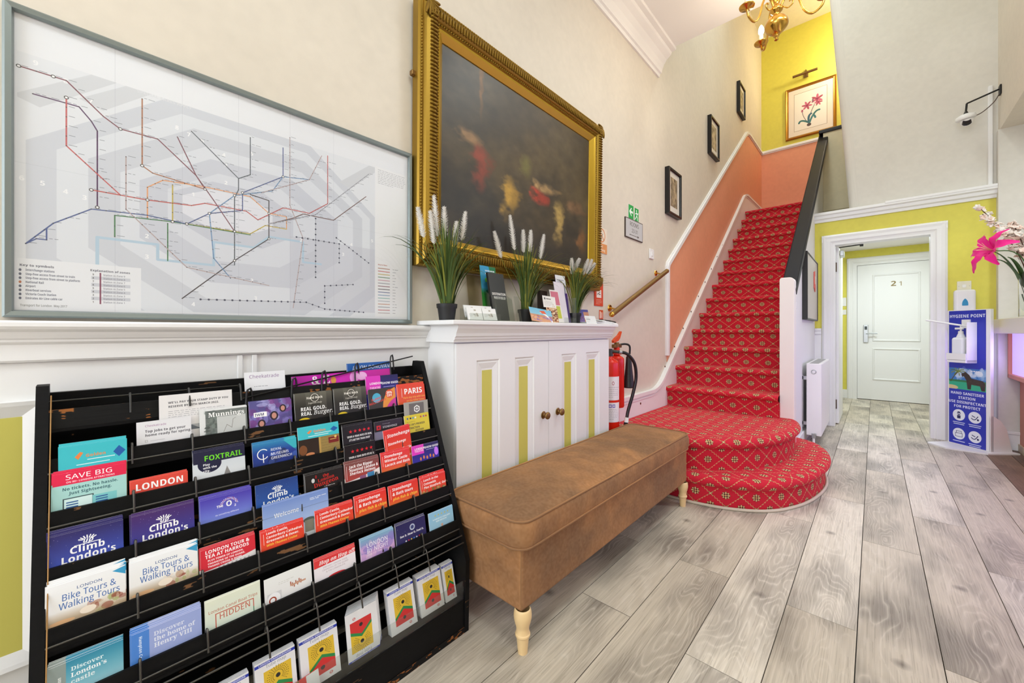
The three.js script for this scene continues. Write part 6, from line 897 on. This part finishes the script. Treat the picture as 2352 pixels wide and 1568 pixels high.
{ // hygiene stand
  const A = V(1.893, 0, -5.346), B = V(2.084, 0, -5.145), yaw = Math.atan2(-(B.z - A.z), B.x - A.x), W = A.distanceTo(B), mid = A.clone().add(B).multiplyScalar(0.5);
  const t = thing('hand_sanitiser_stand', 'blue and white HYGIENE POINT hand sanitiser stand beside the yellow wall', 'sanitiser stand', [mid.x, 0, mid.z], yaw);
  const face = canvas(420, 1700, (x, w, h) => {
    fill(x, '#2a35b0', 0, 0, w, h); T(x, 'HYGIENE POINT', w / 2, 88, 53, '#e9edfb', { a: 'center' });
    const y0 = 730, y1 = 1000; bgrad(x, 0, 0, [[0, '#000'], [1, '#000']]); fill(x, '#3f7cc0', 0, y0, w, y1 - y0); blotch(x, ['#e6eef6', '#b9d2ea', '#8fb4dc'], 40, 100, y0 + 10, 320, 110, 40); fill(x, '#2f7a4a', 0, y0 + 150, w, 30); fill(x, '#2fae86', 0, y0 + 175, w, 95); disc(x, '#d9c490', 20, y0 + 250, 90, 30); x.strokeStyle = '#5a4a22'; x.lineWidth = 10; x.beginPath(); x.moveTo(20, y0 + 180); x.quadraticCurveTo(60, y0 + 100, 110, y0 + 50); x.stroke(); for (let k = 0; k < 9; k++) { x.strokeStyle = k % 2 ? '#5f7a2a' : '#8a9a3a'; x.lineWidth = 9; x.beginPath(); x.moveTo(110, y0 + 45); x.quadraticCurveTo(110 + Math.cos(k * 0.7) * 50, y0 + 45 + Math.sin(k * 0.7) * 30 - 20, 110 + Math.cos(k * 0.7) * 90, y0 + 50 + Math.sin(k * 0.7) * 50); x.stroke(); }
    // dark timber horse statue on the beach
    x.fillStyle = '#3a2c24'; x.beginPath(); x.moveTo(148, y0 + 70); x.lineTo(196, y0 + 44); x.lineTo(240, y0 + 80); x.lineTo(262, y0 + 120); x.lineTo(390, y0 + 140); x.lineTo(416, y0 + 180); x.lineTo(410, y0 + 262); x.lineTo(372, y0 + 262); x.lineTo(356, y0 + 206); x.lineTo(262, y0 + 196); x.lineTo(256, y0 + 258); x.lineTo(218, y0 + 258); x.lineTo(206, y0 + 150); x.lineTo(176, y0 + 100); x.lineTo(156, y0 + 108); x.fill(); for (let k = 0; k < 40; k++) fill(x, 'rgba(90,68,52,0.5)', 200 + rnd() * 200, y0 + 130 + rnd() * 70, 30, 4);
    greek(x, '#eef3fa', 250, y0 + 22, 150, 1, 10, 14);
    fill(x, '#2a35b0', 0, y1, w, h - y1);
    ['HAND SANITISER', 'STATION', 'USE DISINFECTANT', 'FOR PROTECT'].forEach((s, k) => T(x, s, w / 2, y1 + 66 + k * 56, 47, '#eef1fc', { a: 'center' }));
    for (let k = 0; k < 4; k++) { const cx = k % 2 ? 300 : 118, cy = y1 + 330 + Math.floor(k / 2) * 240; disc(x, '#edeff6', cx, cy, 72); x.fillStyle = x.strokeStyle = '#23265a'; x.lineWidth = 9; if (k === 0) { disc(x, '#23265a', cx, cy - 22, 20, 22); fill(x, '#edeff6', cx - 16, cy - 24, 32, 10); fill(x, '#23265a', cx - 20, cy + 4, 40, 40); } else if (k === 2) { x.lineWidth = 5; x.strokeRect(cx - 40, cy - 8, 80, 44); x.strokeRect(cx - 30, cy - 34, 60, 26); } else { x.beginPath(); x.moveTo(cx - 40, cy + 10); x.quadraticCurveTo(cx - 10, cy + 44, cx + 14, cy + 12); x.lineTo(cx + 36, cy - 20); x.stroke(); x.beginPath(); x.moveTo(cx - 34, cy - 20); x.lineTo(cx + 4, cy - 4); x.stroke(); disc(x, '#23265a', cx + 34, cy + 24, 12); } for (let j = 0; j < (k === 2 ? 1 : 2); j++) fill(x, '#dfe4f8', cx - 70 + j * 8, cy + 90 + j * 22, 140 - j * 16, 9); }
  });
  const H = 1.19;
  mesh('board', bx(-W / 2 - 0.012, W / 2 + 0.03, 0.012, H + 0.015, -0.03, 0, 0.004), M.plastic, t);
  const f = mesh('printed_face', new THREE.PlaneGeometry(W, H - 0.01), std(0xffffff, 0.3, { map: face }), t); f.position.set(0, H / 2 + 0.014, 0.001);
  mesh('base_plate', [prism([[-0.16, 0.17], [-0.14, 0.2], [0.02, 0.215], [0.2, 0.06], [0.21, -0.2], [-0.13, -0.2], [-0.17, -0.02]], 0, 0.012, 'y')], M.plastic, t);
  mesh('side_fin', prism([[0, 0.012], [-0.19, 0.012], [-0.17, 0.08], [-0.14, 0.2], [-0.09, 0.27], [-0.03, 0.31], [0, 0.31]], W / 2 + 0.022, W / 2 + 0.03, 'x'), M.plastic, t);
  // pump bottle in its bracket, with the elbow lever
  const by = 0.765;
  mesh('bottle_bracket', [bx(-0.07, 0.075, by - 0.02, by + 0.01, 0, 0.1, 0.004), bx(0.07, 0.075, by - 0.02, by + 0.33, 0, 0.09), bx(-0.075, 0.075, by, by + 0.06, 0.094, 0.1)], M.plastic, t);
  const bt = mesh('sanitiser_bottle', [bx(-0.052, 0.046, by + 0.01, by + 0.2, 0.012, 0.088, 0.022), at(new THREE.CylinderGeometry(0.02, 0.03, 0.03, 18), -0.003, by + 0.212, 0.05)], std(0xeef0f4, 0.3), t);
  mesh('pump_head', [at(new THREE.CylinderGeometry(0.016, 0.018, 0.03, 16), -0.003, by + 0.24, 0.05), at(new THREE.CylinderGeometry(0.007, 0.007, 0.06, 10), -0.003, by + 0.28, 0.05), bx(-0.045, 0.015, by + 0.268, by + 0.286, 0.04, 0.06, 0.005)], M.plastic, bt);
  mesh('elbow_lever', [rod([-0.19, by + 0.355, 0.16], [0.0, by + 0.305, 0.055], 0.008, 10), rod([0.0, by + 0.305, 0.055], [0.072, by + 0.3, 0.05], 0.005, 8), bx(-0.03, 0.03, by + 0.28, by + 0.355, 0, 0.012)], M.plastic, t);
}
{
  const t = thing('soap_dispenser', 'white wall dispenser with a blue drop window behind the sanitiser stand', 'dispenser', [1.997, 1.28, -5.5]);
  mesh('case', bx(-0.066, 0.066, -0.11, 0.115, 0, 0.09, 0.02), std(0xf4f3f5, 0.25), t);
  const s = new THREE.Shape(); s.moveTo(-0.018, -0.03); s.quadraticCurveTo(-0.022, 0.012, 0, 0.034); s.quadraticCurveTo(0.022, 0.012, 0.018, -0.03); s.closePath();
  mesh('drop_window', at(new THREE.ExtrudeGeometry(s, { depth: 0.003, bevelEnabled: false }), 0, 0.0, 0.0895), std(0x2a93c8, 0.2), t);
  const sw = thing('double_switch', 'white double light switch above the wall dispenser on the yellow wall', 'switch', [2.0, 1.432, -5.5]);
  mesh('plate', bx(-0.0435 * 1.02, 0.0435 * 1.02, -0.046, 0.046, 0, 0.009, 0.003), std(0xe9e4cf, 0.4), sw); mesh('rocker', bx(-0.012, 0.012, -0.014, 0.014, 0.008, 0.0125, 0.002), M.plastic, sw); for (const x of [-0.033, 0.033]) mesh('screw', at(rot(new THREE.CylinderGeometry(0.003, 0.003, 0.002, 8), PI / 2), x, 0, 0.0095), M.steel, sw);
  for (const [y0, y1, l, nm] of [[1.4, 1.53, 'tall blank white plate on the vestibule wall beside the room door', 'blank_plate'], [1.27, 1.345, 'small white switch below the blank plate on the vestibule wall', 'vestibule_switch']]) { const q = thing(nm, l, 'switch', [1.03, (y0 + y1) / 2, -7.93]); mesh('plate', bx(-0.045, 0.045, -(y1 - y0) / 2, (y1 - y0) / 2, 0, 0.009, 0.003), M.plastic, q); if (nm[0] === 'v') mesh('rocker', bx(-0.01, 0.01, -0.014, 0.014, 0.008, 0.012, 0.002), M.plastic, q); }
}
// ---- security camera in the corner
{
  const t = thing('security_camera', 'white dome security camera on a black bracket in the far corner', 'camera', [2.2, 3.1, -5.38]);
  mesh('bracket', [bx(-0.012, 0, -0.04, 0.04, -0.03, 0.03, 0.004), rod([-0.01, 0.01, 0], [-0.2, -0.055, 0.03], 0.007), rod([-0.2, -0.055, 0.03], [-0.205, -0.12, 0.03], 0.007), at(new THREE.ConeGeometry(0.022, 0.05, 14), -0.205, -0.13, 0.03)], M.black, t);
  const h = mesh('housing', at(rot(lathe([[0, 0.05], [0.03, 0.05], [0.06, 0.035], [0.064, 0.012], [0.058, 0.0], [0, 0]], 28), 0.18, 0, 0.12), -0.205, -0.2, 0.035), M.plastic, t);
  mesh('lens_ball', at(new THREE.SphereGeometry(0.043, 24, 16), -0.2, -0.215, 0.04), M.plastic, h);
  mesh('lens', at(rot(new THREE.CylinderGeometry(0.026, 0.03, 0.02, 20), 1.15, 0, 0.2), -0.205, -0.235, 0.074), std(0x120c1c, 0.1), h);
  mesh('cable', tube([[-0.15, -0.18, 0.02], [-0.1, -0.15, 0.0], [-0.04, -0.09, 0], [-0.01, -0.03, 0]], 0.004, 16, 6), std(0x5a4a40, 0.6), t);
}
// ================================================================ RECEPTION DESK AND FLOWERS
{
  const d = thing('reception_desk', 'reception desk with cream counter, glowing violet panel and peach base', 'desk');
  const peach = std(0xd98d70, 0.5);
  mesh('counter_top', [bx(2.155, 2.8, 1.0, 1.12, -5.41, -1.5, 0.008)], std(0xefe6cf, 0.3), d);
  mesh('base_panel', [bx(2.305, 2.36, 0, 0.63, -5.4, -1.5)], peach, d);
  mesh('panel_frame', [bx(2.24, 2.31, 0.62, 0.655, -5.41, -1.5, 0.003), bx(2.24, 2.31, 0.62, 1.0, -5.415, -5.39, 0.003), bx(2.24, 2.31, 0.62, 1.0, -1.53, -1.5, 0.003)], peach, d);
  mesh('light_panel', bx(2.262, 2.272, 0.655, 1.0, -5.39, -1.53), std(0xe8dcff, 0.5, { emissive: 0xb9a4ff, emissiveIntensity: 0.55 }), d);
  mesh('skirting', bx(2.295, 2.305, 0, 0.06, -5.4, -1.5), std(0xd6c8a8, 0.5), d);
  mesh('carcass', bx(2.36, 2.78, 0, 1.0, -5.4, -1.5), M.whiteFlat, d);
}
{
  const VX = 2.285, VZ = -4.95, VY = 1.12;
  const v = thing('glass_vase', 'clear cylindrical glass vase of water on the reception counter', 'vase', [VX, VY, VZ]);
  mesh('vase', lathe([[0, 0], [0.062, 0], [0.064, 0.006], [0.066, 0.39], [0.063, 0.39], [0.06, 0.014], [0, 0.012]], 32), phys(0xffffff, 0.02, { transmission: 1, thickness: 0.003, ior: 1.45 }), v);
  mesh('water', at(new THREE.CylinderGeometry(0.06, 0.0585, 0.17, 28), 0, 0.1, 0), phys(0xeef4ee, 0.02, { transmission: 1, thickness: 0.1, ior: 1.33 }), v);
  const green = std(0x3d5c2c, 0.55, { side: THREE.DoubleSide }), brown = std(0x5a3a28, 0.7);
  seed = 4242;
  // blossom branches
  const bGeo = (() => { const g = []; for (let k = 0; k < 5; k++) { const p = new THREE.SphereGeometry(1, 6, 4); p.scale(0.011, 0.003, 0.0085); p.translate(0.011, 0.003, 0); p.rotateZ(0.35); p.rotateY(k * 2 * PI / 5); g.push(p); } const c = new THREE.SphereGeometry(0.0042, 6, 5); c.translate(0, 0.004, 0); g.push(c); return join(g); })();
  const bMats = [std(0xf3e6dc, 0.7), std(0xecd0c2, 0.7), std(0xf7f1ea, 0.7), std(0xe79a88, 0.7)];
  const BR = [[-0.28, 0.92, 0.03, 16, 'reaching out over the yellow wall, highest blossom pale pink'], [-0.25, 0.84, 0.03, 20, 'bowing low above the pink lily'], [-0.09, 0.74, 0.0, 30, 'dense and cream in the middle of the bunch'], [0.0, 0.9, 0.05, 14, 'tall and sparse against the white wall'], [0.06, 0.95, -0.02, 14, 'straight twig with few buds at the top'], [0.02, 0.68, 0.1, 28, 'full of white blossom at the counter edge'], [-0.12, 0.7, -0.05, 28, 'short with crowded cream petals'], [0.12, 0.7, 0.08, 18, 'leaning away over the counter']];
  BR.forEach(([dx, dy, dz, n, what]) => {
    const t = thing('blossom_branch', 'artificial blossom branch ' + what, 'flower', [VX, VY, VZ], 0, undefined);
    const s = [rr(-0.025, 0.025), 0.02, rr(-0.025, 0.025)], c = new THREE.CatmullRomCurve3([V(...s), V(dx * 0.12, 0.38, dz * 0.12), V(dx * 0.5, 0.38 + (dy - 0.38) * 0.55, dz * 0.6), V(dx, dy, dz)]);
    mesh('twig', new THREE.TubeGeometry(c, 30, 0.0032, 6), brown, t);
    for (let k = 0; k < n * 1.5; k++) { const u = 0.5 + 0.5 * (k + rnd()) / (n * 1.5), p = c.getPoint(Math.min(u, 1)), o = mesh('blossom', bGeo, bMats[Math.floor(rnd() * rnd() * 4)], t), r = 0.05 * (1.15 - u) + 0.008; o.position.set(p.x + rr(-r, r), p.y + rr(-r, r), p.z + rr(-r, r)); o.rotation.set(rr(-1.4, 1.4), rr(0, 6), rr(-1.4, 1.4)); o.scale.setScalar(rr(0.8, 1.5)); }
  });
  // dark green leaves
  [[-0.2, 0.53, 0.04, 1.9], [-0.18, 0.46, 0.06, 1.4], [-0.13, 0.47, 0.08, 1.5], [-0.03, 0.36, 0.1, 1.2], [-0.1, 0.56, -0.02, 1.9], [0.08, 0.45, 0.1, 1.5]].forEach(([dx, dy, dz, bend], i) => {
    const n = 12, A = V(rr(-0.03, 0.03), 0.06, rr(-0.03, 0.03)), Bm = V(dx * 0.35, 0.34 + bend * 0.06, dz * 0.35), C = V(dx, dy, dz), c = new THREE.QuadraticBezierCurve3(A, Bm, C), side = V(dz, 0, -dx).normalize();
    const g = grid(4, n, (u, q) => { const p = c.getPoint(q), w = 0.019 * Math.pow(Math.sin(PI * clamp(q * 0.92 + 0.06, 0, 1)), 0.8) * (q > 0.3 ? 1 : 0.4); return [p.x + side.x * w * (u - 0.5) * 2, p.y - Math.abs(u - 0.5) * -0.012, p.z + side.z * w * (u - 0.5) * 2]; });
    const o = mesh('lily_leaf', g, green); o.position.set(VX, VY, VZ); tag(o, 'dark green strap leaf arching out of the glass vase', 'leaf', 'strap leaves in the glass vase');
  });
  // pink lily
  const L = thing('pink_lily', 'large hot pink artificial lily drooping from the vase', 'flower', [VX, VY, VZ]);
  mesh('stem', tube([[0.01, 0.02, 0.01], [-0.03, 0.4, 0.02], [-0.1, 0.51, 0.07], [-0.195, 0.525, 0.118]], 0.004, 24, 6), green, L);
  const pink = std(0xf0148c, 0.5, { side: THREE.DoubleSide });
  const head = new THREE.Group(); head.name = 'flower_head'; head.scale.setScalar(1.2); head.position.set(-0.2, 0.525, 0.12); L.add(head); head.rotation.set(0.85, 0.1, 0.95);
  for (let k = 0; k < 6; k++) {
    const len = k % 2 ? 0.15 : 0.13, g = grid(6, 14, (u, q) => { const w = 0.03 * Math.pow(Math.sin(PI * (0.06 + 0.9 * q)), 0.8), r = 0.012 + len * (0.35 * q + 0.65 * q * q), y = len * (0.85 * q - 0.75 * q * q * q), x = (u - 0.5) * 2; return [w * x, y + 0.012 * x * x * (1 - q) + 0.004 * Math.sin(q * 22 + k) * x * x, r]; });
    const p = mesh('petal', g, pink, head); p.rotation.y = k * PI / 3;
  }
  mesh('stamens', Array.from({ length: 6 }, (_, k) => tube([[0, 0.01, 0], [Math.cos(k) * 0.012, 0.06, Math.sin(k) * 0.012], [Math.cos(k) * 0.03, 0.1, Math.sin(k) * 0.03]], 0.0016, 8, 5)), std(0xf2c2a0, 0.6), head);
}
renderer.render(scene, camera);
